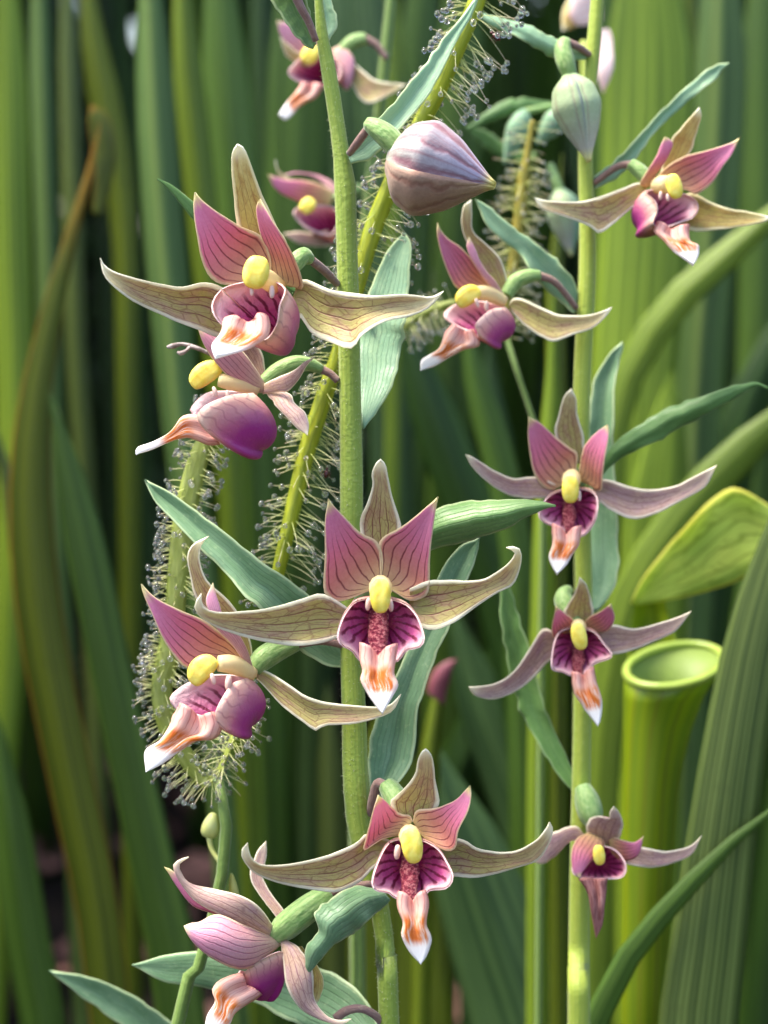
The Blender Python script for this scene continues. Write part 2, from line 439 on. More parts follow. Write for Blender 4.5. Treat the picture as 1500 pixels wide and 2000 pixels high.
def anther():
    b = NB('anther_yellow')
    n = b.noise(b.obj, 900., 3.)
    return b.finish(b.mix(b.step(n, .3, .7), lin(244, 228, 112), lin(236, 210, 74)), .5, 0, b.bump(n, .3, .0004), .3, sss=.4)
M['anther'] = anther()
def plain(name, c1, c2, scale=500., rough=.45, trans=.2, sss=0., strength=.2, spec=.4):
    b = NB(name); n = b.noise(b.obj, scale, 3.)
    return b.finish(b.mix(b.step(n, .3, .7), c1, c2), rough, trans, b.bump(n, strength, .0004), spec, sss=sss)
M['column'] = plain('column_cream', lin(244, 232, 176), lin(236, 216, 164), trans=.4)
M['column_arm'] = plain('column_arm', lin(240, 214, 200), lin(226, 190, 176), trans=.3)
def stem_mat(name, c1, c2, streak):
    b = NB(name)
    s = b.noise(b.xyz(b.math('MULTIPLY', b.u, 22.), b.math('MULTIPLY', b.v, 5.), 0.), 1., 4.)
    f = b.noise(b.obj, 1600., 3.)
    col = b.mix(b.step(s, .3, .7), c1, c2)
    col = b.mix(b.step(f, .55, .75, 0., .35), col, streak)
    return b.finish(b.vary(col, .08), .5, .12, b.bump(b.math('ADD', f, s), .35, .0004), .35, sheen=.25)
M['stem'] = stem_mat('stem_green', lin(150, 168, 62), lin(128, 152, 52), lin(178, 190, 104))
M['stem_b'] = stem_mat('stem_yellowgreen', lin(168, 180, 66), lin(146, 168, 56), lin(190, 198, 104))
M['stem_dark'] = stem_mat('stem_midgreen', lin(110, 134, 58), lin(92, 122, 50), lin(140, 156, 84))
M['ovary'] = stem_mat('ovary_green', lin(150, 176, 104), lin(112, 150, 76), lin(178, 196, 140))
M['pedicel'] = stem_mat('pedicel_purple', lin(152, 120, 104), lin(132, 98, 92), lin(186, 172, 140))

def leaf_mat(name, c1, c2, edgec, nv=9, ew=.09, trans=.28, mid=.5):
    b = NB(name)
    nz = b.noise(b.xyz(b.math('MULTIPLY', b.u, 2.), b.math('MULTIPLY', b.v, 4.), b.math('MULTIPLY', b.rnd, 30.)), 2., 5.)
    col = b.mix(b.step(nz, .3, .7), c1, c2)
    vn = b.veins(nv, .14, .05)
    dark = tuple(x * .62 for x in c1[:3]) + (1,)
    col = b.mix(b.math('MULTIPLY', vn, .5), col, dark)
    mr = b.step(b.math('ABSOLUTE', b.math('SUBTRACT', b.u, mid)), .035, .0)
    col = b.mix(b.math('MULTIPLY', mr, .45), col, dark)
    fine = b.noise(b.obj, 1900., 3.)
    col = b.mix(b.step(fine, .55, .75, 0., .25), col, edgec)
    ed = b.math('ADD', b.edge(), b.math('MULTIPLY', b.math('SUBTRACT', b.noise(b.obj, 900., 2.), .5), .1))
    col = b.mix(b.step(ed, 1 - ew * 1.7, 1 - ew * .4, 0., .85), col, edgec)
    nr = b.bump(b.math('SUBTRACT', b.math('MULTIPLY', fine, .4), vn), .35, .0004)
    return b.finish(b.vary(col, .1), .42, trans, nr, .45, sheen=.15)
M['leaf_blue'] = leaf_mat('leaf_glaucous', lin(112, 150, 104), lin(132, 166, 124), lin(196, 214, 160))
M['leaf_green'] = leaf_mat('leaf_green', lin(104, 144, 76), lin(124, 158, 90), lin(190, 208, 146))
M['leaf_pale'] = leaf_mat('leaf_pale', lin(138, 178, 138), lin(152, 186, 144), lin(200, 218, 160))
M['leaf_mid'] = leaf_mat('leaf_mid', lin(84, 124, 58), lin(100, 140, 70), lin(140, 168, 110))

def strap_mat(name, c1, c2, edgec=None, ew=.05, stripe=None, trans=.5, tipc=None, k=1.):
    c1 = (c1[0] * .5 * k, c1[1] * .52 * k, c1[2] * .26 * k, 1); c2 = (c2[0] * .84 * k, c2[1] * .84 * k, c2[2] * .42 * k, 1)
    b = NB(name)
    s = b.noise(b.xyz(b.math('MULTIPLY', b.u, 14.), b.math('MULTIPLY', b.v, 1.3), b.math('MULTIPLY', b.rnd, 40.)), 1., 3.)
    s2 = b.noise(b.xyz(b.math('MULTIPLY', b.u, 2.5), b.math('MULTIPLY', b.v, 3.), b.math('MULTIPLY', b.rnd, 40.)), 1.3, 4.)
    col = b.mix(b.step(b.math('ADD', b.math('MULTIPLY', s, .65), b.math('MULTIPLY', s2, .35)), .4, .6), c1, c2)
    vn = b.veins(13, .3, .02)
    col = b.mix(b.math('MULTIPLY', vn, .35), col, tuple(x * .6 for x in c1[:3]) + (1,))
    if stripe: col = b.mix(b.math('MULTIPLY', b.step(b.math('ABSOLUTE', b.math('SUBTRACT', b.u, .62)), .12, .02), .6), col, stripe)
    if edgec: col = b.mix(b.step(b.edge(), 1 - ew * 2, 1 - ew), col, edgec)
    if tipc: col = b.mix(b.step(b.v, .9, .99), col, tipc)
    fl = b.noise(b.obj, 90., 5., .7)
    col = b.mix(b.step(fl, .6, .72, 0., .35), col, tuple(x * .55 for x in c2[:3]) + (1,))
    return b.finish(b.vary(col, .3), .4, trans, b.bump(vn, .3, .0004), .45)
M['s_lime'] = strap_mat('strap_lime', lin(126, 156, 56), lin(150, 174, 78), k=1.3)
M['s_green'] = strap_mat('strap_green', lin(92, 130, 62), lin(112, 148, 80))
M['s_glauc'] = strap_mat('strap_glaucous', lin(104, 140, 98), lin(126, 158, 116), stripe=lin(150, 172, 90), k=1.15)
M['s_teal'] = strap_mat('strap_teal', lin(84, 124, 100), lin(110, 146, 116))
M['s_dark'] = strap_mat('strap_dark', lin(52, 88, 44), lin(70, 106, 54))
M['s_olive'] = strap_mat('strap_olive', lin(104, 122, 34), lin(126, 140, 46), lin(160, 110, 52), .05, tipc=lin(170, 130, 34))
M['s_olive2'] = strap_mat('strap_olive_plain', lin(112, 130, 40), lin(134, 152, 56), k=1.1)
M['s_grey'] = strap_mat('strap_greygreen', lin(118, 142, 96), lin(138, 158, 112))
M['s_dead'] = strap_mat('strap_withered', lin(110, 74, 60), lin(134, 96, 84), trans=.2)

# ------------------------------------------------------------------ ground
def make_ground():
    t = np.linspace(-1, 1, 91)
    s = np.sign(t) * (np.abs(t) * .9 + np.abs(t) ** 5 * 149)
    X, Y = np.meshgrid(s, s + .9)
    Z = (.012 * np.sin(X * 9 + 1) * np.cos(Y * 7) + .008 * np.sin(X * 23) * np.sin(Y * 19 + 2)) * np.exp(-((X ** 2 + Y ** 2) / 9))
    V = np.stack([X, Y, Z - .012], 2).reshape(-1, 3)
    b = NB('peat_soil')
    n = b.noise(b.obj, 30., 8., .7); n2 = b.noise(b.obj, 240., 5., .7)
    col = b.ramp(n, [(.3, (.012, .008, .006, 1)), (.55, (.03, .02, .014, 1)), (.75, (.06, .036, .028, 1))])
    m = b.finish(col, .95, 0, b.bump(b.math('ADD', n, n2), 1., .01), .2)
    o = build('ground', V, grid_faces(91, 91), None, [m]); o['kind'] = 'structure'
    o['label'] = 'dark peaty soil under the plants'
make_ground()

# ------------------------------------------------------------------ strap-leaved plants behind
def strap_grid(px, w, D, dd=0., fold=.25, nu=9, nv=34, ground=True, tip=True):
    q = np.asarray(px, float)                      # tip -> down
    w = np.asarray(w, float)
    w = np.interp(np.linspace(0, 1, len(q)), np.linspace(0, 1, len(w)), w)
    if ground:
        l, m = q[-1], q[-2]; gy = ground_py(l[0], D)
        if gy > l[1]:
            s = np.clip((l[0] - m[0]) / max(l[1] - m[1], 1), -.35, .35); L = gy + 20 - l[1]
            q = np.vstack([q, [l[0] + s * L * .3, l[1] + L * .5], [l[0] + s * L * .4, l[1] + L]]); w = np.r_[w, w[-1] * .85, w[-1] * .6]
    c = crom(np.hstack([q, w[:, None]]), nv)
    t = np.gradient(c[:, :2], axis=0); t /= np.linalg.norm(t, axis=1, keepdims=True)
    n = np.stack([-t[:, 1], t[:, 0]], 1)
    v = np.linspace(0, 1, nv); ww = c[:, 2].copy()
    if tip: ww *= np.clip(v / .10, 0, 1) ** .6
    u = np.linspace(-1, 1, nu)
    p = c[:, None, :2] + n[:, None] * (u[None, :, None] * ww[:, None, None] / 2)
    cmw = ww * D / REF / PXCM
    H = fold * cmw[:, None] * (1 - np.abs(u))[None] + dd * (1 - v)[:, None] ** 2 + .06 * cmw[:, None] * np.sin(v * 9 + D)[:, None] * u[None]
    G = W(p[..., 0], p[..., 1], D - H)
    uu, vv = np.meshgrid(np.linspace(0, 1, nu), 1 - v)
    return G, np.stack([uu, vv], 2)

def strap(parent, px, w, D, mat, dd=0., fold=.25, ground=True, tip=True, name='leaf'):
    G, uv = strap_grid(P(px) if isinstance(px, str) else px, w, D, dd, fold, ground=ground, tip=tip)
    return solid(name, G, .05, [M[mat]], parent, uv)

def clump(label, x, D, leaves, group=None, name='strap_leaf_plant', cat='plant'):
    base = W(x, ground_py(x, D), D); base[2] = 0
    e = empty(name, base); tag(e, label, cat, group)
    for a in leaves: strap(e, *a)
    return e

clump('tall lime green strap leaves at the edge of the bed beside the orange-rimmed leaf', 20, 44, [
    ('8,-160 16,100 22,400 30,700 32,950 20,1250 0,1600', [80, 78, 74, 70, 60], 44, 's_lime'),
    ('-10,1380 25,1640 55,1850 90,2050', [50, 80, 90, 90], 41, 's_green')], 'strap-leaved plants behind the orchids')
clump('slender olive leaf plant with orange-brown rim and hooked yellowish tip', 90, 39, [
    ('196,236 192,275 168,360 128,500 95,640 72,760 60,900 62,1050 80,1220 118,1420 165,1650 200,1850', [14, 26, 36, 56, 84, 92, 90, 84], 39, 's_olive', 0, .15),
    ('178,205 196,250 204,330 190,420', [20, 46, 40, 20], 39.6, 's_olive', 0, .1, False)], 'strap-leaved plants behind the orchids')
clump('glaucous blue-green strap leaves between lime leaves and the broad striped leaf', 110, 50, [
    ('72,-150 82,150 92,450 100,800 112,1100 140,1500', [48, 46, 46, 44, 44], 50, 's_glauc'),
    ('128,-150 135,100 142,400 150,700 170,1000', [44, 40, 40], 53, 's_grey'),
    ('160,-120 180,60 205,200 232,340 245,500 250,800', [50, 70, 62, 50, 44], 47, 's_olive2')], 'strap-leaved plants behind the orchids')
clump('bright green leaning strap leaf in front of dark soil beneath the orchid flowers', 300, 38, [
    ('95,760 135,920 175,1100 215,1300 262,1520 305,1720 345,1920', [46, 78, 80, 82, 90, 98], 38.5, 's_green', 0, .12),
    ('-10,820 40,1060 85,1260 128,1450 170,1660 205,1850', [36, 54, 58, 54, 50], 41, 's_grey')], 'strap-leaved plants behind the orchids')
clump('broad striped grey-green strap leaves rising behind the largest orchid flower', 360, 43, [
    ('288,-170 298,80 312,330 334,600 356,850 384,1080 420,1400', [74, 78, 80, 70, 56], 43, 's_glauc', 0, .3),
    ('352,-170 362,80 384,300 412,560 440,800 460,1100', [60, 62, 60, 56], 44.5, 's_lime', 0, .3),
    ('420,-170 438,120 462,420 480,700 500,1000 520,1400', [96, 92, 90, 86], 47, 's_green', 0, .2),
    ('505,-170 520,200 535,600 545,1000', [60, 60, 60], 52, 's_dark')], 'strap-leaved plants behind the orchids')
clump('wide mid green leaves directly behind the main orchid stem', 580, 49, [
    ('575,-170 585,150 580,420 560,700 540,1000 530,1400', [120, 130, 120, 110], 50, 's_green', 0, .1),
    ('655,-200 668,100 664,420 640,800', [90, 90, 80], 54, 's_teal', 0, .1),
    ('482,860 500,1200 508,1600 512,2000', [90, 84, 80], 52, 's_dark'),
    ('600,1000 605,1300 590,1700 580,2000', [70, 80, 80], 55, 's_dark'),
    ('470,820 460,1100 470,1350', [56, 56, 50], 49, 's_green')], 'strap-leaved plants behind the orchids')
clump('teal and yellow-striped leaves behind the closed mauve bud', 780, 48, [
    ('700,-200 726,20 744,160 752,330 760,600', [110, 110, 100, 90], 48, 's_teal', 0, .1),
    ('752,-200 768,0 772,140 770,300', [40, 36, 30], 46, 's_lime', 0, .1),
    ('838,-200 822,60 810,260 800,520', [80, 84, 80], 51, 's_green', 0, .1),
    ('905,-200 900,200 890,500 880,800', [90, 90, 86], 56, 's_green', 0, .1)], 'strap-leaved plants behind the orchids')
clump('dark green arching leaves beyond the gap between the two orchid stems', 900, 44, [
    ('780,560 812,700 858,840 912,980 968,1130 1010,1300 1040,1500', [50, 90, 100, 104, 100, 90], 46, 's_dark', 0, .2),
    ('905,560 925,720 975,900 1010,1080 1020,1400', [40, 60, 64, 60], 43, 's_green', 0, .2),
    ('948,640 962,760 985,900 1000,1100', [36, 44, 40], 50, 's_teal', 0, .2),
    ('1030,1090 985,1280 925,1440 880,1560 840,1800', [50, 80, 84, 90], 48, 's_dark', 0, .2),
    ('880,1180 930,1340 1000,1520 1060,1700 1100,1900', [60, 110, 120, 120], 47, 's_teal', 0, .2)], 'strap-leaved plants behind the orchids')
clump('wide bluish green leaf rising beside the lowest full orchid flower', 960, 40, [
    ('845,1440 872,1540 920,1690 975,1850 1030,2010 1060,2150', [40, 130, 180, 210, 230], 41, 's_teal', 0, .14),
    ('900,1900 930,1980 960,2100', [60, 90, 100], 45, 's_dark')], 'strap-leaved plants behind the orchids')
clump('broad olive green upright leaf behind the foot of the main orchid stem', 780, 44, [
    ('740,1380 768,1560 776,1750 780,1900 784,2100', [120, 180, 200, 206], 45, 's_olive2', 0, .06),
    ('640,1330 650,1560 655,1800 660,2000', [40, 60, 60, 60], 47, 's_grey', 0, .2)], 'strap-leaved plants behind the orchids')
clump('very wide bright green strap leaf behind the upper flower of the second stem', 1270, 46, [
    ('1262,-220 1270,100 1262,380 1246,620 1230,860 1225,1200', [176, 178, 170, 150], 46, 's_lime', 0, .1),
    ('1180,-200 1192,160 1196,420 1195,700', [70, 76, 70], 50, 's_green', 0, .1)], 'strap-leaved plants behind the orchids')
clump('grey-green strap leaves with a shaded margin at the far side of the bed', 1420, 48, [
    ('1412,-220 1408,100 1398,360 1376,620 1360,900', [100, 100, 96, 90], 48, 's_glauc', 0, .2),
    ('1500,-200 1492,150 1488,450 1480,800 1470,1100', [90, 90, 86, 80], 53, 's_green', 0, .2),
    ('1335,-200 1340,200 1330,500 1330,900', [50, 50, 50], 55, 's_olive2', 0, .1)], 'strap-leaved plants behind the orchids')
clump('mid green leaf curving down from the edge of the bed behind the stem leaf', 1230, 40, [
    ('1660,300 1540,392 1430,490 1325,585 1248,690 1206,800 1190,950 1185,1200', [20, 50, 62, 66, 62, 54, 46], 41, 's_lime', 0, .16)], 'strap-leaved plants behind the orchids')
clump('short blunt lime leaf standing behind the lid of the pitcher', 1290, 43, [
    ('1312,722 1308,780 1295,900 1285,1020 1278,1200 1270,1500', [96, 120, 126, 126, 120], 43.5, 's_lime', 0, .1)], 'strap-leaved plants behind the orchids')
clump('broad deep green leaf slanting behind the pitcher lid', 1260, 39, [
    ('1640,640 1545,790 1450,880 1362,975 1285,1080 1228,1190 1190,1350 1170,1600', [20, 66, 84, 90, 84, 72], 39.5, 's_lime', 0, .14),
    ('1560,560 1500,700 1440,860 1400,1100 1370,1400', [80, 90, 90, 80], 50, 's_dark', 0, .2)], 'strap-leaved plants behind the orchids')
clump('wide greyish green leaf leaning outward next to the open pitcher', 1400, 30.4, [
    ('1580,840 1530,1020 1478,1220 1440,1420 1408,1640 1384,1840 1360,2060', [50, 100, 116, 130, 146, 156], 30.4, 's_grey', 0, .06),
    ('1560,1300 1530,1600 1500,1900 1480,2100', [60, 80, 90], 46, 's_dark', 0, .2)], 'strap-leaved plants behind the orchids')
clump('narrow dark green leaf arching low in front of the pitcher tube', 1150, 31, [
    ('1600,1522 1500,1588 1410,1662 1325,1752 1250,1836 1192,1930 1158,2030 1140,2120', [14, 26, 36, 44, 50, 52, 50], 30.2, 's_green', 0, .12)], 'strap-leaved plants behind the orchids')
clump('upright yellow-green shoots tight behind the second orchid stem', 1070, 35, [
    ('1082,560 1078,760 1066,980 1058,1240 1052,1500 1050,1800', [30, 44, 46, 46, 44], 35.5, 's_lime', 0, .3),
    ('1098,300 1092,420 1085,560 1086,700', [20, 34, 40, 40], 37, 's_olive2', 0, .3)], 'strap-leaved plants behind the orchids')
tp = clump('olive young pitcher with a pointed maroon red tip', 840, 37, [
    ('872,1300 858,1350 842,1450 834,1580 828,1720', [44, 52, 50, 46, 40], 37.5, 's_olive2', 0, .35)], 'strap-leaved plants behind the orchids')
M['red_tip'] = plain('tip_maroon', lin(120, 60, 72), lin(146, 84, 92), 200., .5, .2)
sheet('tip', tp, 37.3, '834,1352 838,1330 850,1308 872,1292 892,1288', '868,1378 872,1350 878,1330 884,1306 892,1288', (0, .1, .1), .2, [M['red_tip']], ruff=.3)

def world_strap(parent, base, az, lean, H, wd, mat, mi):
    nv, nu = 16, 5
    v = np.linspace(0, 1, nv); u = np.linspace(-1, 1, nu)
    dirh = np.array([math.cos(az), math.sin(az), 0]); side = np.array([-math.sin(az), math.cos(az), 0])
    C = base + dirh * (lean * H * v ** 2)[:, None] + np.array([0, 0, 1.]) * (H * (v - .25 * lean * v ** 3))[:, None]
    ww = wd * np.clip((1 - v) / .3, 0, 1) ** .7 * (.7 + .3 * np.sin(v * 2.4))
    G = C[:, None] + side * (u[None, :, None] * ww[:, None, None] / 2) + dirh * ((1 - np.abs(u))[None, :, None] * -ww[:, None, None] * .2)
    uu, vv = np.meshgrid(np.linspace(0, 1, nu), v)
    return solid('leaf', G, .05, [M[mat]], parent, np.stack([uu, vv], 2), face_cam=False)

kinds = ['s_green', 's_dark', 's_dark', 's_dark', 's_green', 's_teal', 's_dark']
r = np.random.default_rng(3)
n_c = 0
for row, (yy, n) in enumerate(((.66, 8), (.82, 9), (1.02, 10), (1.28, 11))):
    for i in range(n):
        x = (i - (n - 1) / 2) * .085 * (1 + row * .25) + r.uniform(-.02, .02); y = yy + r.uniform(-.05, .05)
        if row < 2 and -.2 < x < .06: continue
        e = empty('strap_leaf_plant', (x, y, 0))
        tag(e, 'clump of upright green strap leaves deep in the blurred back of the bed', 'plant', 'clumps of strap leaves deep in the bed')
        for k in range(7):
            a = r.uniform(0, 2 * np.pi); off = np.array([math.cos(a), math.sin(a), 0]) * r.uniform(.005, .03)
            world_strap(e, np.array([x, y, -.01]) + off, a if r.random() < .5 else r.choice([-1.57, 1.57]) + r.normal() * .6, abs(r.normal(0, .1)) + .03,
                        r.uniform(.42, .7) + row * .05, r.uniform(.012, .024), kinds[r.integers(len(kinds))], 0)
        n_c += 1

for i, (x, y) in enumerate(((-.2, .42), (-.3, .3), (-.27, .52), (-.4, .42), (-.36, .62), (.24, .46), (.33, .34), (.3, .58), (.42, .48), (.38, .66), (-.24, .17), (.27, .2), (-.16, .5), (-.2, .6), (-.19, .7), (-.17, .36))):
    e = empty('strap_leaf_plant', (x, y, 0))  # clump added out of view to shade the lower part of the bed
    tag(e, 'added unseen clump of upright green strap leaves shading the bed from the side', 'plant', 'added unseen clumps of strap leaves shading the bed')
    for k in range(9):
        a = r.uniform(0, 2 * np.pi); off = np.array([math.cos(a), math.sin(a), 0]) * r.uniform(.005, .03)
        world_strap(e, np.array([x, y, -.01]) + off, a, abs(r.normal(0, .08)) + .03, r.uniform(.38, .52) if x < 0 else r.uniform(.36, .52), r.uniform(.014, .026), kinds[r.integers(len(kinds))], 0)

# thicket far behind, and litter
def leaf_cloud(name, n, lo, hi, size, mat, label, seed, flat=False, cat=None, lo2=None, hi2=None, n2=0):
    r = np.random.default_rng(seed)
    c = r.uniform(lo, hi, (n, 3)); V, F, uv = [], [], []
    if n2: c = np.vstack([c, r.uniform(lo2, hi2, (n2, 3))]); n += n2
    if flat: c[:, 2] = -.002 + r.uniform(0, .014, n)
    for i in range(n):
        a = r.uniform(0, 2 * np.pi); ax = np.array([math.cos(a), math.sin(a), r.normal() * (.25 if flat else .7)]); ax /= np.linalg.norm(ax)
        nn = np.array([r.normal() * .4, r.normal() * .4, 1.]); sd_ = np.cross(ax, nn); sd_ /= np.linalg.norm(sd_); up = np.cross(sd_, ax)
        L = size * r.uniform(.6, 1.4); w = L * r.uniform(.25, .42); cu = r.uniform(-.15, .25) * L
        k = len(V)
        for t, ws, z in ((0, .12, 0), (.3, .9, cu), (.65, .8, cu), (1, .03, -cu)):
            for s in (-1, 0, 1):
                V.append(c[i] + ax * (t - .5) * L + sd_ * s * ws * w + up * (z + abs(s) * ws * w * .3)); uv.append(((s + 1) / 2, t))
        for j in range(3):
            for s in range(2):
                q = k + j * 3 + s; F.append([q, q + 1, q + 4, q + 3])
    V = np.array(V); t = np.array([0, 0, size * .012]); m = len(V)
    V = np.vstack([V, V - t]); F = F + [[v + m for v in f[::-1]] for f in F]; uv = uv + uv
    o = build(name, V, F, np.array(uv), [mat]); tag(o, label, cat, None, 'stuff'); return o
M['shrub'] = leaf_mat('shrub_leaf', lin(48, 72, 34), lin(62, 88, 42), lin(80, 104, 60), trans=.15)
leaf_cloud('shrubbery', 17000, (-1.7, 1.7, 0), (1.7, 2.3, 1.2), .075, M['shrub'], 'dense dark green shrubbery behind the bed with an added unseen overhang shading it', 1, lo2=(-1.3, .85, .84), hi2=(1.3, 1.8, 1.2), n2=6500)  # second box is an overhang added above the view to darken the back
M['litter'] = plain('litter_brown', lin(96, 66, 56), lin(150, 108, 96), 60., .8, .1)
leaf_cloud('leaf_litter', 900, (-.8, .3, 0), (.8, 1.5, 0), .03, M['litter'], 'pinkish brown dead leaves littering the dark soil', 2, True)

# ------------------------------------------------------------------ orchids
class Flower:
    def __init__(s, plant, D, x, y, h):
        s.D = D - h; s.e = empty('flower', W(x, y, s.D), plant)
    def sep(s, A, B, h=0., bulge=-.06, m='sepal', **k):
        k.setdefault('wave', .02)
        return sheet('sepal', s.e, s.D, A, B, h, bulge, [M[m]], **k)
    def pet(s, A, B, h=0., bulge=-.1, m='petal', **k):
        k.setdefault('ruff', .4)
        return sheet('petal', s.e, s.D, A, B, h, bulge, [M[m], M['petal_back']], **k)
    def cup(s, rim, pole, **k):
        return cup('lip_cup', s.e, s.D, rim, pole, [M['cup_in'], M['cup_out']], **k)
    def tongue(s, A, B, h=(.5, .7, .8), bulge=-.03, ridge=.14, m='tongue', **k):
        k.setdefault('notch', 14); k.setdefault('ruff', .6)
        return sheet('lip_tongue', s.e, s.D, A, B, h, bulge, [M[m]], ridge=ridge, nv=24, th=.06, **k)
    def callus(s, x, y0, y1, w, h0, h1):
        return sheet('callus', s.e, s.D, [(x - w * .5, y0), (x - w * .55, (y0 + y1) / 2), (x - w * .35, y1)], [(x + w * .5, y0), (x + w * .55, (y0 + y1) / 2), (x + w * .35, y1)], (h0, (h0 + h1) / 2, h1), .12, [M['callus']], nu=9, nv=18, th=.03, ruff=1.5)
    def anther(s, x, y, w, l, ang, h=.75, **k):
        return blob('anther_cap', s.e, s.D, x, y, h, w, l, ang, M['anther'], depth=.7, groove=.22, **k)
    def column(s, pts, arms=(), h=.5):
        q = P(pts); c = tube('column', s.e, s.D, q, M['column'], n=12, ns=12)[0]
        for x, y, l, a in arms:
            blob('column_arm', s.e, s.D, x, y, h + .16, l * .42, l, a, M['column_arm'], nseg=8, nring=6)
    def ovary(s, pts, w=34, split=.0, rib=.06):
        return tube('ovary', s.e, s.D, pts, M['ovary'], n=20, ns=18, ribs=6, ribamp=rib)[0]
    def pedicel(s, pts):
        return tube('pedicel', s.e, s.D, pts, M['pedicel'], n=14, ns=10)[0]

def orchid(label, stem_pts, D, mat, group='stream orchids'):
    q = P(stem_pts); l = q[-1]
    base = W(l[0], ground_py(l[0], D), D); base[2] = 0
    e = empty('orchid_plant', base); tag(e, label, 'orchid', group)
    o, C, R = tube('stem', e, D, q, M[mat], n=60, ns=16, ground=True, ribs=5, ribamp=.025)
    e['_d'] = D
    return e, C, R

def stem_hairs(e, C, R, n, seed, top=.7):
    r = np.random.default_rng(seed); V, F = [], []
    T, N, Bn = frames(C)
    for i in range(n):
        j = r.uniform(0, len(C) * top - 2); k = int(j); f = j - k
        c = C[k] * (1 - f) + C[k + 1] * f; a = r.uniform(0, 2 * np.pi); d = N[k] * math.cos(a) + Bn[k] * math.sin(a); p = c + d * R[k] * .98
        L = r.uniform(.00018, .00045); w = .00004; t = T[k]; s = np.cross(d, t); q = len(V)
        tipv = p + d * L + t * r.normal() * L * .5
        V += [p + t * w, p - t * w * .5 + s * w, p - t * w * .5 - s * w, tipv]
        F += [[q, q + 1, q + 3], [q + 1, q + 2, q + 3], [q + 2, q, q + 3]]
    o = build('hairs', np.array(V), F, None, [M['hair']], e); o['kind'] = 'stuff'
M['hair'] = plain('hair_pale', lin(190, 198, 150), lin(206, 210, 170), 500., .6, .4)

def leaf(e, D, A, B, h=0., bulge=-.12, m='leaf_blue', **k):
    k.setdefault('wave', .08); k.setdefault('ruff', 1.7); k.setdefault('nv', 54); k.setdefault('nu', 15); k.setdefault('th', .05)
    return sheet('leaf', e, D, A, B, h, bulge, [M[m]], **k)

def bud(e, D, base, tip, wpx, h, mats, roll=0., belly=.36, squash=1.):
    """closed bud: three overlapping sepals round an axis"""
    b = empty('bud', W(base[0], base[1], D - h), e)
    p0, p1 = W(base[0], base[1], D - h), W(tip[0], tip[1], D - h - (tip[2] if len(tip) > 2 else 0))
    ax = p1 - p0; L = np.linalg.norm(ax); ax /= L
    n = np.cross(ax, FWD); n /= np.linalg.norm(n); bn = np.cross(ax, n)
    Rm = wpx / 2 * (D - h) / REF / PXCM / 100
    v = np.linspace(0, 1, 26)
    prof = np.interp(v, [0, .06, .15, belly, .6, .8, .92, 1], [.22, .5, .82, 1, .74, .38, .16, .05]); prof = np.convolve(np.r_[prof[0], prof, prof[-1]], [.25, .5, .25], 'valid')
    for i in range(3):
        th = rad(roll + i * 120) + np.linspace(-1, 1, 17) * rad(66)
        u = np.linspace(-1, 1, 17)
        rr = Rm * prof[:, None] * (1 + .035 * (1 - np.abs(u)) + .05 * np.exp(-(u / .12) ** 2) - .03 * i * 0)[None] * (1 - .045 * (u > .5))[None]
        G = p0 + ax * (v * L)[:, None, None] + n * (rr * np.cos(th))[..., None] + bn * (rr * np.sin(th) * squash)[..., None]
        solid('sepal', G, .03, [M[mats[i]]], b, face_cam=False)
    return b

# ================= first stem: six open flowers and a closed mauve bud
DA = 26.0
oa, CA, RA = orchid('sharp front orchid with six open pink and maroon flowers and a plump mauve bud',
    '612,-160,0,10 618,-60,0,14 622,0,0,16 630,80,0,25 644,150,0,30 659,250,0,30 668,315,0,34 673,345,0,43 676,450,0,41 680,600,0,42 684,800,0,43 686,950,0,45 686,1150,0,45 687,1300,0,45 691,1400,0,48 693,1500,0,50 700,1600,0,50 716,1680,0,46 745,1790,0,36 754,1900,0,39 760,2020,0,40', DA, 'stem')
stem_hairs(oa, CA, RA, 2600, 4)

# top bracts and bud
leaf(oa, DA, '612,96 596,90 570,60 545,24 524,-8 505,-70 490,-130', '616,84 612,55 606,20 596,-10 575,-60 520,-110 490,-130', (.1, .25, .3, .2), -.2, 'leaf_green')
leaf(oa, DA, '628,74 622,40 620,0 615,-60 610,-140', '643,80 658,55 657,30 645,0 632,-60 610,-140', (-.1, -.2, -.3), -.1, 'leaf_pale')
tube('pedicel', oa, DA, '617,80,.25,13 604,45,.35,15 588,15,.45,17 572,-20,.5,20', M['pedicel'], n=12)
bud(oa, DA, (574, -14), (520, -120), 60, .5, ('bud_green', 'bud_green', 'bud_green'))

# mauve bud with its bract
leaf(oa, DA, '676,296 700,268 738,232 772,196 806,156 838,114 868,72 900,34 940,-20', '686,320 718,312 744,294 784,248 832,192 874,116 906,58 924,24 940,-20', (.15, .3, .2, 0, -.2), -.1, 'leaf_pale', keel=-.06, wave=.03)
tube('pedicel', oa, DA, '682,300,.25,13 700,276,.45,17 722,246,.6,16', M['pedicel'], n=10)
tube('ovary', oa, DA, '718,240,.6,26 735,250,.66,38 758,268,.7,44 778,290,.7,42', M['ovary'], n=14, ns=18, ribs=6, ribamp=.07)
bud(oa, DA, (762, 310), (966, 362, .3), 184, .6, ('bud_mauve', 'bud_brown', 'bud_mauve'), roll=52, belly=.36)

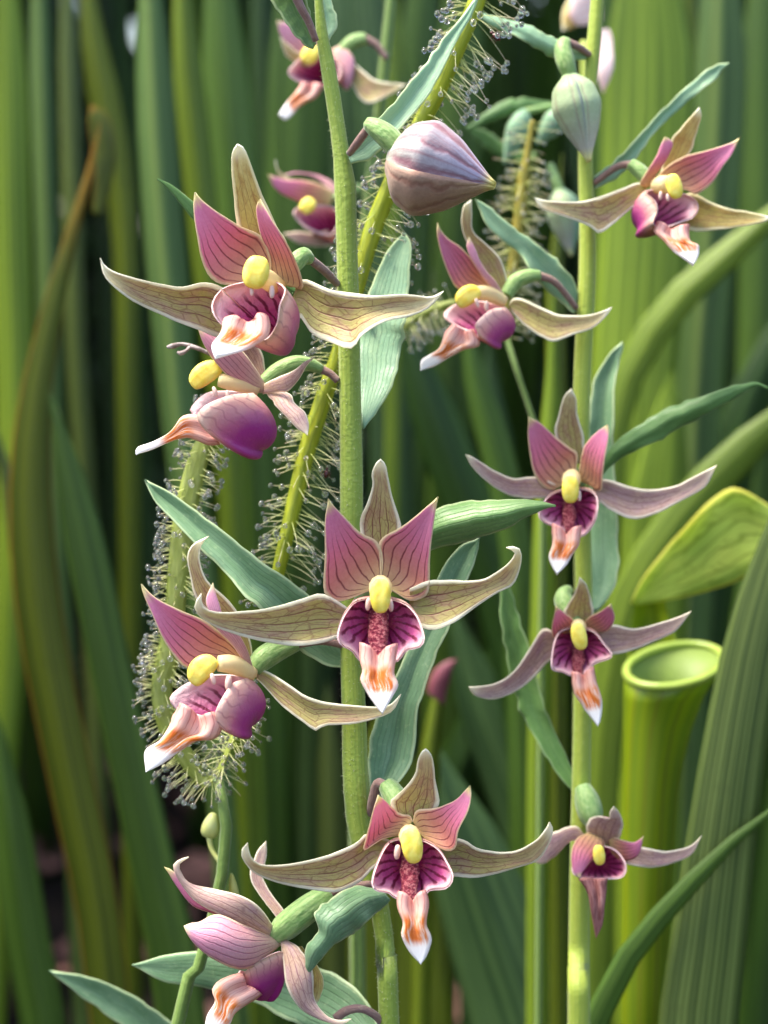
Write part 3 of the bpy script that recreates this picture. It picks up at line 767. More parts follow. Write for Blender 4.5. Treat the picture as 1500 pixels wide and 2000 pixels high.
# stem leaves
leaf(oa, DA, '708,836 702,790 699,720 701,650 718,575 748,505 772,470 790,455', '710,838 742,797 770,742 788,660 798,560 803,495 800,470 790,455', (-.1, -.5, -.7, -.9), -.1, 'leaf_pale', tilt=(-.1, .1))
leaf(oa, DA, '684,1286 655,1215 604,1166 560,1130 508,1094 450,1050 398,1010 340,966 283,937', '680,1304 640,1300 590,1272 540,1222 478,1160 430,1110 385,1066 335,1014 300,975 283,937', (-.1, .1, .3, .2, .1), -.15, 'leaf_blue', keel=-.15, tilt=(0, .15))
leaf(oa, DA, '700,1120 770,1050 848,998 884,983 934,977 1000,974 1050,978 1085,988', '700,1140 780,1100 843,1073 888,1064 935,1051 985,1034 1030,1010 1066,994 1085,988', (-.1, -.15, 0, .2, .35), .05, 'leaf_green', keel=.22)
leaf(oa, DA, '724,1560 718,1500 720,1450 738,1396 776,1314 815,1230 850,1140 890,1074 936,1050', '744,1562 792,1510 812,1455 816,1390 836,1320 874,1226 914,1130 933,1076 936,1050', (-.2, -.35, -.4, -.5, -.6), -.1, 'leaf_blue', keel=-.12, tilt=(0, .1))
leaf(oa, DA, '740,1736 690,1732 640,1758 616,1786 622,1818 598,1850 597,1880 602,1900', '762,1758 738,1782 698,1816 654,1844 630,1870 612,1890 602,1900', (.3, .55, .7, .6), .1, 'leaf_blue', keel=.12)
leaf(oa, DA, '660,600 560,535 450,450 382,396 340,364 307,350', '662,612 560,565 440,485 378,430 340,382 307,350', (-.2, -.4, -.3, -.2), -.05, 'leaf_mid')
leaf(oa, DA, '756,2060 720,1960 650,1900 560,1872 450,1862 350,1860 258,1884', '760,2080 700,2050 600,2010 500,1960 400,1930 320,1916 258,1884', (-.3, -1., -1.2, -1.2), -.1, 'leaf_blue')

# flower: largest, facing, upper
f = Flower(oa, DA, 525, 545, .9)
f.sep('500,540 478,480 462,438 456,380 452,315 456,292 464,282', '568,540 560,478 536,432 507,366 484,304 474,286 464,282', (-.1, 0, .15, .3), -.1, 'sepal_yellow')
f.sep('470,575 432,560 398,552 350,561 275,546 222,530 200,513 196,504', '480,650 432,660 392,646 350,630 276,597 235,571 204,540 196,504', (0, .1, .3, .55, .6), -.12)
f.sep('580,555 596,545 650,565 725,577 795,575 838,580 866,569', '560,620 586,620 610,652 652,671 689,682 706,656 752,628 800,618 838,601 866,569', (0, .2, .45, .5, .4), -.14)
f.pet('525,550 470,557 424,552 398,520 385,460 378,405 381,376', '530,540 528,500 508,460 466,440 425,414 398,394 381,376', (0, .1, .25, .3), -.16)
f.pet('530,548 520,490 508,455 502,425 501,402 507,389', '572,560 592,563 582,520 562,478 532,430 516,402 507,389', (0, .1, .3, .45), -.12, tilt=(-.1, .25))
f.cup('432,566,.5 414,598,.65 430,630,.7 470,652,.6 515,664,.55 540,634,.7 546,598,.75 556,562,.5 518,546,.3 470,552,.3', (556, 668, -.05))
f.tongue('452,618 437,622 430,650 414,672 416,690 421,698', '512,612 524,618 525,655 494,678 458,690 421,698', (.7, .95, 1.2), notch=20)
f.column('540,560,.0,38 525,548,.3,40 512,540,.5,36 506,536,.62,30', [(492, 568, 20, 0), (531, 570, 26, 0)], .62)
f.anther(500, 532, 52, 66, 12, .8)
f.pedicel('658,554,-.8,15 635,530,-.5,17 608,508,-.3,18'); f.ovary('608,508,-.3,20 592,500,-.22,34 575,515,-.15,36 560,535,-.1,30')

# flower: side view below it
f = Flower(oa, DA, 505, 760, .25)
f.sep('514,756 490,716 472,690 460,664 462,640', '520,756 518,720 512,690 492,660 462,640', (-.1, -.1, .0), -.05, 'sepal_mauve')
f.pet('515,768 488,764 450,740 416,702 396,668 387,640', '516,746 498,718 478,690 450,664 416,648 387,640', (0, .15, .2), .12, 'petal_back')
f.sep('512,752 545,736 575,722 596,706 616,696', '514,770 540,766 566,762 586,738 600,714 616,696', (0, .35, .7), .05, 'sepal_mauve')
f.sep('520,768 545,800 562,818 580,836 601,850', '545,764 566,768 578,790 596,806 603,830 601,850', (0, .3, .5), .1, 'sepal_mauve')
f.cup('494,768,.15 450,772,.5 404,790,.62 385,813,.6 404,842,.5 424,856,.15 412,836,-.3 384,812,-.5 371,800,-.55 402,768,-.5 450,764,-.3', (512, 880, 0))
f.tongue('420,828 385,810 356,814 332,844 300,862 268,874 266,888', '430,868 405,870 384,860 356,856 330,864 298,878 266,888', (.2, .3, .4), .05, ridge=.05, notch=0)
f.column('505,762,0,22 475,752,.05,30 445,746,.1,30 428,742,.1,26', [(420, 765, 22, -20), (445, 772, 22, -10)], .1)
f.anther(402, 733, 44, 70, 55, .12, bend=-.1)
f.ovary('510,752,-.05,24 540,728,-.1,34 575,712,-.1,34 605,712,-.15,26 628,722,-.2,18'); f.pedicel('625,720,-.2,17 645,730,-.2,15 660,744,-.2,14')

# flower: centre, face on
f = Flower(oa, DA, 742, 1145, 1.0)
f.sep('730,1125 704,1040 703,1016 717,984 728,948 726,926 734,905 743,898', '756,1125 781,1040 780,1016 773,992 763,957 757,925 752,906 743,898', (-.15, -.05, .1, .3), -.1)
f.sep('690,1195 634,1160 592,1169 534,1186 478,1194 432,1196 402,1190 394,1176 393,1160', '695,1235 664,1243 630,1255 572,1262 516,1253 458,1239 412,1220 386,1200 380,1180 393,1160', (0, .1, .25, .5, .75), -.1)
f.sep('800,1150 840,1133 884,1133 912,1135 948,1130 982,1110 1001,1091 1006,1080 990,1070', '800,1215 828,1227 850,1230 888,1216 928,1187 968,1160 1000,1143 1014,1117 1019,1084 1010,1068 990,1070', (0, .1, .25, .4, .6), -.1)
f.pet('725,1152 690,1167 656,1175 638,1163 632,1143 635,1083 635,1017 642,975', '744,1140 748,1098 743,1068 730,1053 703,1040 673,1010 652,988 642,975', (0, .05, .2, .35), -.12)
f.pet('742,1140 742,1098 740,1065 750,1048 783,1030 813,1007 840,984 855,971', '764,1152 800,1173 827,1167 838,1150 840,1083 848,1017 852,990 855,971', (0, .05, .2, .35), -.12)
f.cup('698,1174,.35 680,1190,.5 667,1212,.6 659,1243,.7 668,1260,.7 688,1271,.6 706,1292,.55 740,1286,.5 774,1292,.55 794,1270,.6 818,1264,.7 828,1249,.7 823,1226,.6 812,1200,.5 788,1178,.35 743,1168,.2', (743, 1212, .05))
f.callus(740, 1192, 1284, 38, .12, .62)
f.tongue('702,1254 703,1290 708,1310 704,1328 716,1352 736,1382 747,1394', '776,1256 773,1290 769,1314 778,1336 772,1352 758,1376 747,1394', (.65, .85, .95), notch=28)
f.column('742,1140,.0,34 743,1146,.2,46 743,1152,.45,44 743,1156,.55,34', [(719, 1180, 26, 6), (763, 1182, 26, -6)], .45)
f.anther(743, 1164, 41, 68, 0, .72, taper=.06)
f.ovary('742,1140,-.1,34 725,1150,-.4,38 705,1165,-.7,30'); f.pedicel('705,1165,-.7,18 690,1185,-.9,15')

# flower: turned aside, middle
f = Flower(oa, DA, 492, 1316, .45)
f.sep('486,1304 440,1222 402,1190 382,1167 371,1122 366,1085 378,1062 407,1048', '494,1300 490,1256 472,1208 446,1171 406,1136 391,1098 393,1066 407,1048', (-.2, -.1, .1, .3), -.1)
f.pet('492,1318 440,1300 395,1300 364,1304 340,1281 316,1243 293,1190 280,1160 276,1141', '494,1312 468,1274 444,1248 402,1214 356,1194 318,1176 298,1163 276,1141', (0, .2, .35, .4), -.14)
f.pet('492,1319 458,1266 424,1228 409,1198 402,1170 416,1138', '498,1317 482,1266 460,1230 438,1206 427,1176 416,1138', (.05, .25, .35, .35), .06, 'petal_back')
f.sep('500,1322 504,1308 524,1312 572,1342 610,1365 668,1376 724,1380 758,1378 783,1356', '502,1326 519,1344 553,1381 591,1410 619,1428 634,1418 688,1414 736,1403 768,1388 783,1356', (-.1, 0, .1, .2, .3), -.1)
f.cup('484,1324,.1 455,1334,.4 430,1370,.62 420,1399,.62 431,1424,.5 424,1408,.1 385,1396,-.05 346,1385,-.1 332,1362,-.1 366,1334,-.2 420,1318,-.15', (488, 1420, -.05))
f.tongue('352,1372 338,1400 332,1416 312,1446 283,1467 285,1508', '420,1392 432,1418 420,1442 384,1447 352,1468 314,1494 285,1508', (.45, .6, .7), .02, ridge=.2, notch=18)
f.column('496,1318,.05,24 470,1304,.15,36 448,1297,.25,38 426,1296,.3,32', [(416, 1326, 24, -15), (446, 1334, 32, 5)], .3)
f.anther(397, 1310, 47, 68, 42, .35, bend=-.12)
f.ovary('494,1308,-.1,34 515,1286,-.15,44 545,1268,-.2,42 580,1256,-.25,30'); f.pedicel('578,1257,-.25,20 630,1252,-.35,16 678,1262,-.4,14')

# flower: lowest, face on
f = Flower(oa, DA, 800, 1630, 1.0)
f.sep('790,1640 764,1572 772,1556 798,1531 812,1508 815,1488 822,1470 831,1464', '825,1640 856,1574 850,1520 848,1500 844,1478 838,1468 831,1464', (-.1, 0, .2, .5), -.08, 'sepal')
f.sep('760,1640 718,1628 696,1646 648,1668 582,1685 518,1690 492,1676 483,1648', '765,1680 732,1694 700,1726 660,1741 626,1740 560,1729 500,1708 474,1678 472,1660 483,1648', (0, .1, .25, .5, .8), -.1)
f.sep('860,1650 890,1637 908,1641 938,1659 1000,1663 1040,1646 1062,1624 1073,1607', '850,1700 886,1712 934,1714 1000,1698 1048,1681 1074,1646 1080,1620 1073,1607', (0, .05, .2, .4, .6), -.1)
f.pet('782,1632 746,1640 712,1661 712,1648 722,1610 730,1580 740,1554', '806,1604 800,1592 785,1590 766,1576 750,1562 740,1554', (0, .25, .5), -.08, tilt=(0, -.2))
f.pet('806,1604 815,1582 855,1577 890,1562 906,1546 917,1535', '824,1634 842,1648 872,1662 890,1655 895,1624 914,1584 920,1554 917,1535', (0, .2, .35, .45), -.1, tilt=(-.15, .1))
f.cup('760,1646,.35 741,1676,.5 727,1718,.68 733,1738,.7 758,1743,.6 778,1756,.55 822,1756,.55 838,1739,.6 872,1734,.7 884,1712,.68 873,1685,.55 855,1658,.4 824,1641,.3 790,1638,.25', (803, 1684, .05))
f.callus(800, 1668, 1756, 34, .12, .6)
f.tongue('777,1740 776,1770 787,1804 784,1828 798,1858 822,1884', '832,1738 838,1766 833,1804 843,1836 834,1866 822,1884', (.65, .8, .8), notch=22)
f.column('800,1628,.0,34 800,1632,.2,44 800,1636,.45,40 802,1638,.55,32', [(776, 1664, 30, 6)], .45)
f.anther(805, 1652, 42, 70, -8, .72, taper=.08)
f.ovary('800,1620,-.1,34 785,1585,-.3,46 768,1552,-.45,44 755,1532,-.55,34'); f.pedicel('752,1534,-.58,18 738,1530,-.7,20 730,1556,-.8,20 722,1590,-.95,16')

# flower: seen from behind, lowest on the side
f = Flower(oa, DA, 540, 1828, .2)
f.sep('552,1812 530,1778 505,1748 488,1708 502,1664 520,1642', '560,1806 556,1780 532,1748 515,1716 521,1674 520,1642', (-.2, -.4, -.5), -.05, 'sepal_mauve')
f.pet('532,1828 462,1802 420,1786 376,1769 346,1732 330,1707 321,1693', '532,1826 462,1772 420,1752 380,1740 356,1722 337,1700 321,1693', (-.05, .0, .1), .05)
f.sep('540,1820 512,1778 476,1752 424,1737 372,1726 354,1704 350,1688 368,1674', '532,1834 476,1812 424,1786 380,1759 354,1727 338,1694 348,1680 368,1674', (.1, .4, .3, .35), .14, 'sepal_mauve')
f.pet('536,1832 476,1806 424,1786 391,1800 372,1803 361,1809', '548,1846 520,1870 488,1891 456,1891 412,1870 380,1844 366,1824 361,1809', (.15, .5, .4), .2, 'petal_back')
f.cup('470,1905,.1 500,1880,.4 548,1858,.3 556,1880,.2 540,1910,.0 500,1905,-.3 470,1895,-.3', (522, 1952, 0))
f.tongue('470,1900 434,1912 414,1932 420,1956 404,1985 398,2030', '512,1942 495,1955 470,1970 456,1984 446,2005 410,2040', (.2, .4, .5), .05, ridge=.12, notch=10)
f.sep('548,1840 552,1872 558,1924 582,1966 616,1988 664,2002 686,1990', '560,1836 590,1856 611,1898 614,1950 636,1982 660,1992 686,1990', (.2, .4, .4, .5), .1, 'sepal_mauve')
f.sep('575,1850 600,1880 612,1920 608,1965', '590,1848 622,1890 632,1925 616,1968', (.0, .15, .1), .05, 'sepal_yellow')
f.ovary('538,1830,.1,34 556,1812,.15,50 590,1784,.2,52 620,1762,.2,48 645,1746,.15,36', rib=.08); f.pedicel('642,1748,.1,20 680,1735,.0,18 735,1725,-.1,16')
tube('pedicel', oa, DA, '752,2010,-.1,16 735,1985,.1,16 705,1970,.2,16 675,1975,.2,18 655,1990,.2,18', M['pedicel'], n=16)

# ================= second stem
DB = 28.4
ob, CB, RB = orchid('second orchid standing behind, yellow-green stem with five smaller flowers and one pale green bud',
    '1176,-160,0,20 1170,-60,0,24 1166,0,0,26 1158,100,0,28 1148,200,0,28 1143,312,0,28 1147,440,0,32 1146,560,0,34 1138,700,0,34 1134,850,0,34 1136,1000,0,34 1140,1150,0,34 1138,1300,0,36 1136,1450,0,36 1132,1700,0,40 1130,1900,0,42 1130,2020,0,44', DB, 'stem_b')
leaf(ob, DB, '1152,104 1122,88 1094,77 1032,51 988,37 950,28 920,14', '1153,110 1134,118 1084,115 1046,93 1006,71 968,57 940,36 920,14', (0, .3, .3, .2), .05, 'leaf_pale', keel=.1)
leaf(ob, DB, '1160,345 1214,303 1262,249 1302,205 1346,165 1390,128 1424,124', '1160,371 1205,350 1244,308 1270,271 1318,220 1362,183 1402,148 1424,124', (0, -.2, -.4, -.4), -.15, 'leaf_pale')
leaf(ob, DB, '1130,572 1118,544 1087,507 1046,475 999,441 955,403 928,388', '1122,614 1093,588 1062,563 1036,528 1018,498 984,472 949,438 928,388', (0, .2, .3, .3), -.1, 'leaf_pale')
leaf(ob, DB, '1176,922 1180,900 1198,869 1252,827 1314,794 1397,765 1467,747 1500,758', '1176,926 1196,908 1232,885 1294,856 1376,811 1459,763 1480,753 1500,758', (-.1, 0, .2, .3), .05, 'leaf_mid', keel=.12)
leaf(ob, DB, '1150,1195 1148,1100 1150,1000 1150,900 1150,800 1162,740 1190,692 1216,668', '1166,1196 1199,1150 1207,1080 1204,1000 1199,900 1198,800 1204,730 1217,684 1216,668', (-.2, -.5, -.6, -.7), -.1, 'leaf_blue')
leaf(ob, DB, '1122,1548 1100,1525 1050,1450 1006,1360 985,1260 976,1180 985,1110', '1124,1542 1116,1500 1092,1445 1060,1365 1034,1270 1010,1190 985,1110', (-.1, -.3, -.4, -.4), -.1, 'leaf_mid')
tube('pedicel', ob, DB, '1153,108,.05,12 1130,92,.25,15 1108,82,.3,16', M['pedicel'], n=10)
tube('ovary', ob, DB, '1104,78,.3,24 1100,98,.35,34 1106,125,.4,36 1114,150,.4,26', M['ovary'], n=14, ns=16, ribs=6, ribamp=.06)
bud(ob, DB, (1112, 148), (1150, 315, .1), 94, .4, ('bud_green', 'bud_green', 'bud_green'), roll=25, belly=.38)

f = Flower(ob, DB, 1290, 352, .5)
f.sep('1284,350 1313,271 1328,253 1350,227 1366,210', '1306,350 1346,302 1360,264 1370,226 1366,210', (-.1, 0, .2), -.05, 'sepal_yellow')
f.pet('1262,366 1250,359 1262,337 1280,308 1290,284 1298,267', '1270,364 1282,341 1302,312 1314,284 1308,272 1298,267', (0, .2, .3), .05)
f.pet('1276,352 1306,323 1340,304 1384,293 1424,280 1444,270', '1312,366 1340,372 1362,379 1390,359 1409,330 1430,301 1444,270', (0, .15, .3, .3), -.1)
f.sep('1262,360 1243,357 1208,370 1163,387 1126,394 1072,392 1044,386', '1262,392 1236,405 1200,436 1171,456 1155,444 1130,433 1098,422 1057,407 1044,386', (0, .2, .4, .4), -.1)
f.sep('1340,378 1354,378 1384,392 1424,407 1464,414 1508,424', '1335,440 1354,451 1409,449 1464,440 1494,433 1508,424', (-.1, 0, .2, .3), -.08, 'sepal_yellow')
f.cup('1262,372,.2 1279,392,.55 1284,412,.6 1276,438,.55 1300,442,.3 1332,432,.2 1351,425,.1 1363,410,.1 1356,388,.0 1318,374,.0', (1252, 452, -.1))
f.tongue('1284,432 1277,452 1298,473 1320,495 1354,518', '1346,438 1348,470 1365,480 1363,503 1354,518', (.4, .6, .7), notch=16)
f.column('1284,362,.05,34 1296,360,.2,36 1306,358,.35,30', [(1290, 382, 18, 5), (1304, 386, 16, -5)], .4)
f.anther(1317, 364, 32, 50, -14, .5)
f.ovary('1268,356,-.05,24 1250,334,-.1,28 1232,320,-.15,24'); f.pedicel('1234,321,-.15,16 1205,326,-.3,14 1160,358,-.5,12')

f = Flower(ob, DB, 985, 585, .5)
f.sep('982,582 940,520 908,466 902,438 904,404 921,391', '990,578 988,538 978,507 956,482 925,453 922,415 921,391', (-.1, 0, .2), -.05, 'sepal')
f.pet('980,584 940,572 896,565 880,544 865,507 854,460 855,435', '982,580 956,551 938,529 906,488 875,466 860,448 855,435', (0, .2, .3), -.12)
f.pet('982,585 950,551 925,513 912,482 916,463', '987,580 969,551 944,522 928,485 916,463', (.05, .25, .3), .06, 'petal_back')
f.sep('994,598 999,585 1018,582 1050,598 1088,613 1126,616 1160,613 1195,600', '996,602 1012,623 1040,648 1062,660 1082,668 1119,654 1157,641 1185,616 1195,600', (0, .15, .3, .4), -.1)
f.cup('986,600,.1 960,604,.4 935,625,.58 928,640,.58 938,660,.45 926,650,.1 896,638,-.05 867,617,-.1 886,596,-.2 932,588,-.15', (978, 668, -.05))
f.tongue('884,632 868,652 856,682 824,702 821,724', '926,644 936,674 906,683 878,698 850,715 821,724', (.35, .5, .55), .03, ridge=.15, notch=12)
f.column('986,590,.05,22 964,578,.12,30 945,572,.2,30 928,572,.25,26', [(932, 592, 20, -15), (950, 598, 22, 0)], .25)
f.anther(915, 580, 38, 54, 55, .3, bend=-.1)
f.ovary('988,578,-.05,24 1005,552,-.1,30 1030,540,-.12,28 1055,538,-.15,20'); f.pedicel('1052,538,-.15,17 1085,552,-.2,14 1126,602,-.4,12')

f = Flower(ob, DB, 1118, 930, .5)
f.sep('1108,905 1083,850 1090,816 1101,775 1116,760', '1140,905 1141,854 1129,816 1125,779 1116,760', (-.1, 0, .2), -.06)
f.sep('1085,945 1046,931 1004,935 964,918 926,894 910,888', '1085,972 1046,973 996,968 954,943 922,912 910,888', (0, .1, .3, .5), -.08, 'sepal_mauve')
f.sep('1158,942 1186,937 1252,956 1310,951 1348,935 1380,918 1400,909', '1158,976 1174,981 1194,998 1236,1014 1278,1005 1336,976 1377,951 1400,909', (0, .15, .3, .5), -.1, 'sepal_mauve')
f.pet('1105,945 1078,956 1057,947 1044,927 1036,894 1031,852 1033,814', '1124,930 1128,886 1111,873 1084,852 1056,827 1033,814', (0, .1, .3), -.1)
f.pet('1128,935 1138,880 1149,861 1165,844 1187,829', '1150,945 1174,960 1177,927 1182,894 1189,848 1187,829', (0, .15, .35), -.06, tilt=(0, .2))
f.cup('1076,966,.35 1062,981,.5 1052,1005,.6 1062,1019,.6 1080,1028,.5 1104,1040,.45 1136,1047,.45 1157,1027,.5 1166,1001,.55 1165,970,.4 1146,956,.25 1106,956,.2', (1116, 985, .05))
f.callus(1112, 980, 1040, 24, .12, .5)
f.tongue('1078,1022 1078,1062 1072,1088 1080,1110 1088,1122', '1135,1026 1132,1060 1120,1081 1106,1104 1088,1122', (.55, .7, .8), notch=22)
f.column('1118,930,.0,30 1116,936,.2,38 1115,944,.45,32', [(1131, 968, 22, -4)], .4)
f.anther(1114, 956, 34, 54, 0, .6)
f.ovary('1120,925,-.1,28 1128,935,-.3,26 1136,950,-.5,18')

f = Flower(ob, DB, 1132, 1232, .5)
f.sep('1116,1228 1101,1196 1112,1175 1124,1154 1132,1128', '1146,1228 1160,1200 1157,1179 1146,1143 1132,1128', (-.1, .05, .35), -.06)
f.sep('1092,1240 1062,1228 1038,1261 1004,1311 964,1336 916,1342', '1092,1276 1067,1296 1046,1319 1012,1348 964,1366 926,1358 916,1342', (0, .1, .35, .6), -.08, 'sepal_mauve')
f.sep('1168,1228 1198,1220 1236,1228 1278,1220 1315,1208 1350,1194', '1168,1270 1194,1279 1236,1270 1278,1253 1319,1233 1350,1194', (0, .1, .3, .45), -.08, 'sepal_mauve')
f.pet('1112,1236 1082,1246 1078,1225 1082,1204 1087,1184', '1126,1226 1118,1208 1104,1198 1087,1184', (0, .25, .5), -.05)
f.pet('1140,1222 1149,1206 1170,1195 1193,1180', '1152,1236 1170,1236 1188,1232 1201,1208 1193,1180', (0, .25, .5), -.05)
f.cup('1094,1234,.3 1081,1261,.5 1078,1305,.65 1099,1312,.55 1118,1320,.5 1146,1315,.5 1162,1296,.55 1195,1282,.65 1179,1257,.5 1160,1234,.3 1126,1226,.2', (1130, 1258, .05))
f.callus(1130, 1258, 1318, 24, .12, .5)
f.tongue('1116,1312 1120,1348 1136,1378 1156,1404 1168,1419', '1160,1302 1165,1332 1176,1370 1174,1402 1168,1419', (.5, .65, .7), notch=14)
f.column('1130,1222,.0,28 1130,1226,.25,32 1130,1230,.4,26')
f.anther(1131, 1243, 31, 54, -12, .6)
f.ovary('1130,1220,-.1,28 1110,1190,-.25,40 1100,1165,-.35,34 1112,1150,-.45,18')

f = Flower(ob, DB, 1168, 1650, .5)
f.sep('1152,1645 1144,1612 1164,1594 1188,1602 1191,1585 1199,1575', '1204,1650 1214,1624 1217,1606 1209,1586 1199,1575', (0, .3, .5), .1, 'sepal_mauve')
f.sep('1140,1630 1124,1613 1092,1622 1070,1635 1040,1682', '1140,1650 1116,1643 1082,1674 1060,1688 1040,1682', (-.1, -.1, 0), .05, 'sepal_mauve')
f.sep('1215,1652 1254,1654 1300,1662 1344,1654 1370,1633', '1208,1684 1222,1688 1262,1694 1300,1690 1349,1670 1370,1633', (0, .1, .3), -.06, 'sepal_mauve')
f.pet('1150,1625 1125,1640 1115,1672 1120,1704 1132,1712', '1172,1632 1182,1650 1164,1672 1146,1692 1132,1712', (.1, .4, .5), .1)
f.pet('1188,1630 1212,1639 1238,1645 1257,1633', '1196,1668 1216,1682 1246,1672 1257,1633', (.1, .3, .4), .05)
f.cup('1128,1672,.3 1118,1690,.45 1122,1708,.5 1150,1716,.45 1188,1716,.45 1217,1711,.5 1221,1686,.45 1198,1658,.3 1158,1652,.2', (1166, 1688, -.1))
f.tongue('1130,1716 1148,1746 1156,1794 1164,1832', '1187,1716 1181,1766 1177,1806 1164,1832', (.45, .55, .5), m='tongue_dry', notch=0)
f.anther(1170, 1670, 24, 40, -6, .5)
f.ovary('1162,1612,-.05,30 1154,1590,-.1,46 1146,1562,-.2,46 1138,1536,-.3,30')

# ================= third orchid, out of focus behind the first stem
DC = 33.0
oc, CC, RC = orchid('blurred orchid with two rosy flowers half hidden behind the front stem',
    '790,-200,0,14 770,-60,0,18 755,80,0,22 738,250,0,24 722,380,0,26 706,560,0,28 694,800,0,30 690,1100,0,30 694,1400,0,30', DC, 'stem_dark')
f = Flower(oc, DC, 640, 110, .4)
f.pet('640,118 600,115 566,98 548,70 540,40', '650,100 630,80 600,64 570,48 540,40', (0, .2, .3), .05, 'petal_back')
f.sep('630,112 600,130 575,120 556,104 546,72', '630,95 600,110 580,100 560,84 546,72', (.1, .3, .4), 0, 'sepal')
f.pet('650,95 668,90 690,112 690,140', '645,130 660,160 680,176 690,140', (0, .1, .1), .1, 'petal_back')
f.sep('676,118 690,122 708,138 738,158 795,165', '676,135 690,170 716,202 758,188 795,165', (0, .2, .3), -.1, 'sepal')
f.cup('600,108,.3 572,128,.5 564,144,.5 590,162,.5 630,168,.4 662,150,.4 655,115,.2', (640, 150, -.3))
f.tongue('590,160 578,180 556,206 545,224', '634,165 616,190 590,205 560,234 545,224', (.5, .6, .7), notch=0)
f.anther(606, 106, 34, 40, 30, .5)
f.ovary('668,100,0,22 690,82,0,28 715,76,0,24'); f.pedicel('712,76,0,18 735,88,0,14 755,115,0,12')
f = Flower(oc, DC, 640, 400, .4)
f.sep('640,372 590,360 560,345 543,330 537,312', '650,392 600,385 560,365 545,345 537,312', (0, .1, .2), .05, 'sepal')
f.pet('645,400 603,398 572,390 540,371 522,340', '650,375 625,360 592,352 555,350 522,340', (.1, .25, .4), .05)
f.pet('650,388 630,358 600,342 570,338 548,344', '660,400 662,372 640,350 600,338 548,344', (0, -.1, .0), .05, 'petal_back')
f.cup('600,402,.3 574,412,.5 584,432,.5 612,450,.5 645,458,.4 662,430,.3 650,405,.1', (648, 462, -.2))
f.sep('640,450 610,455 580,452 552,456', '650,478 620,482 580,474 552,456', (0, .1, .2), 0, 'sepal_mauve')
f.anther(601, 402, 30, 34, 40, .5)
f.ovary('655,392,0,22 680,376,0,26 705,368,0,20')

# ================= fourth orchid: budding shoot behind the second stem
DD = 33.5
od, CD, RD = orchid('blurred budding orchid shoot with drooping green buds behind the second stem',
    '1140,80,0,14 1142,180,0,18 1141,300,0,20 1143,420,0,22 1143,560,0,24 1136,800,0,24 1136,1200,0,26 1134,1500,0,28', DD, 'stem_b')
leaf(od, DD, '1118,212 1096,204 1050,196 1018,190 980,200 945,222 912,252', '1118,222 1090,216 1050,214 1030,220 990,226 950,242 912,252', (0, .3, .4), .1, 'leaf_mid', keel=.1)
leaf(od, DD, '1050,300 1000,290 960,262 930,248 910,246', '1040,320 990,312 950,290 925,265 910,246', (-.4, -.4, -.3), .05, 'leaf_mid')
bud(od, DD, (1026, 216), (984, 320), 44, .4, ('leaf_pale', 'leaf_pale', 'leaf_pale'))
bud(od, DD, (1102, 214), (1048, 282), 46, .4, ('leaf_pale', 'leaf_pale', 'leaf_pale'))
tube('pedicel', od, DD, '1118,206,.1,12 1075,208,.3,12 1028,218,.4,14', M['ovary'], n=12)
tube('ovary', od, DD, '1075,322,.2,16 1084,350,.3,20 1092,372,.3,22', M['ovary'], n=10)
bud(od, DD, (1092, 370), (1116, 500), 66, .3, ('leaf_pale', 'bud_green', 'leaf_pale'))

# low young orchid leaf at the bottom
sh = empty('orchid_shoot', np.r_[W(420, 2400, 29)[:2], 0]); tag(sh, 'young orchid shoot with one smooth blue-green leaf low beside the soil', 'plant')
leaf(sh, 29, '420,2160 380,2060 320,1985 250,1940 180,1910 96,1896', '440,2180 350,2090 280,2030 220,1990 150,1940 96,1896', (0, .2, .3), -.1, 'leaf_blue')
tube('stem', sh, 29, '425,2140,0,14 430,2220,0,18 432,2300,0,20', M['stem_dark'], n=12, ground=True)

# ================= sunlit pale flowers behind the second stem
DP = 35.0
op, CP, RP = orchid('out of focus orchid with pinkish white petals, sunlight put into their colour, behind the pale green bud',
    '1186,-220,0,12 1178,-60,0,14 1162,80,0,16 1146,300,0,18 1146,600,0,20 1137,1000,0,22 1136,1500,0,24', DP, 'stem_dark', 'stream orchids')
pm = petal_mat('petal_overlit', [(0, lin(250, 226, 214)), (.6, lin(252, 232, 226)), (1, lin(248, 204, 190))], lin(240, 180, 170), 5, .5, lin(252, 240, 236), .1, trans=.4)  # near-white pink puts strong sunlight into the petal colour
M['overlit'] = pm
f = Flower(op, DP, 1180, 60, .2)
f.sep('1168,60 1166,100 1168,150 1178,182', '1190,56 1198,90 1196,140 1178,182', (0, .3, .3), .1, 'overlit')
f.sep('1176,40 1150,48 1126,50 1110,30', '1172,-20 1150,-40 1124,-30 1110,30', (0, .3, .4), .1, 'overlit')
f.sep('1150,-20 1120,-10 1100,20 1098,60', '1160,10 1140,40 1118,56 1098,60', (-.1, -.1, 0), .1, 'sepal_yellow')
f.tongue('1146,110 1144,130 1140,146', '1156,112 1156,132 1140,146', (0, .1), m='overlit', notch=0, ridge=.02)

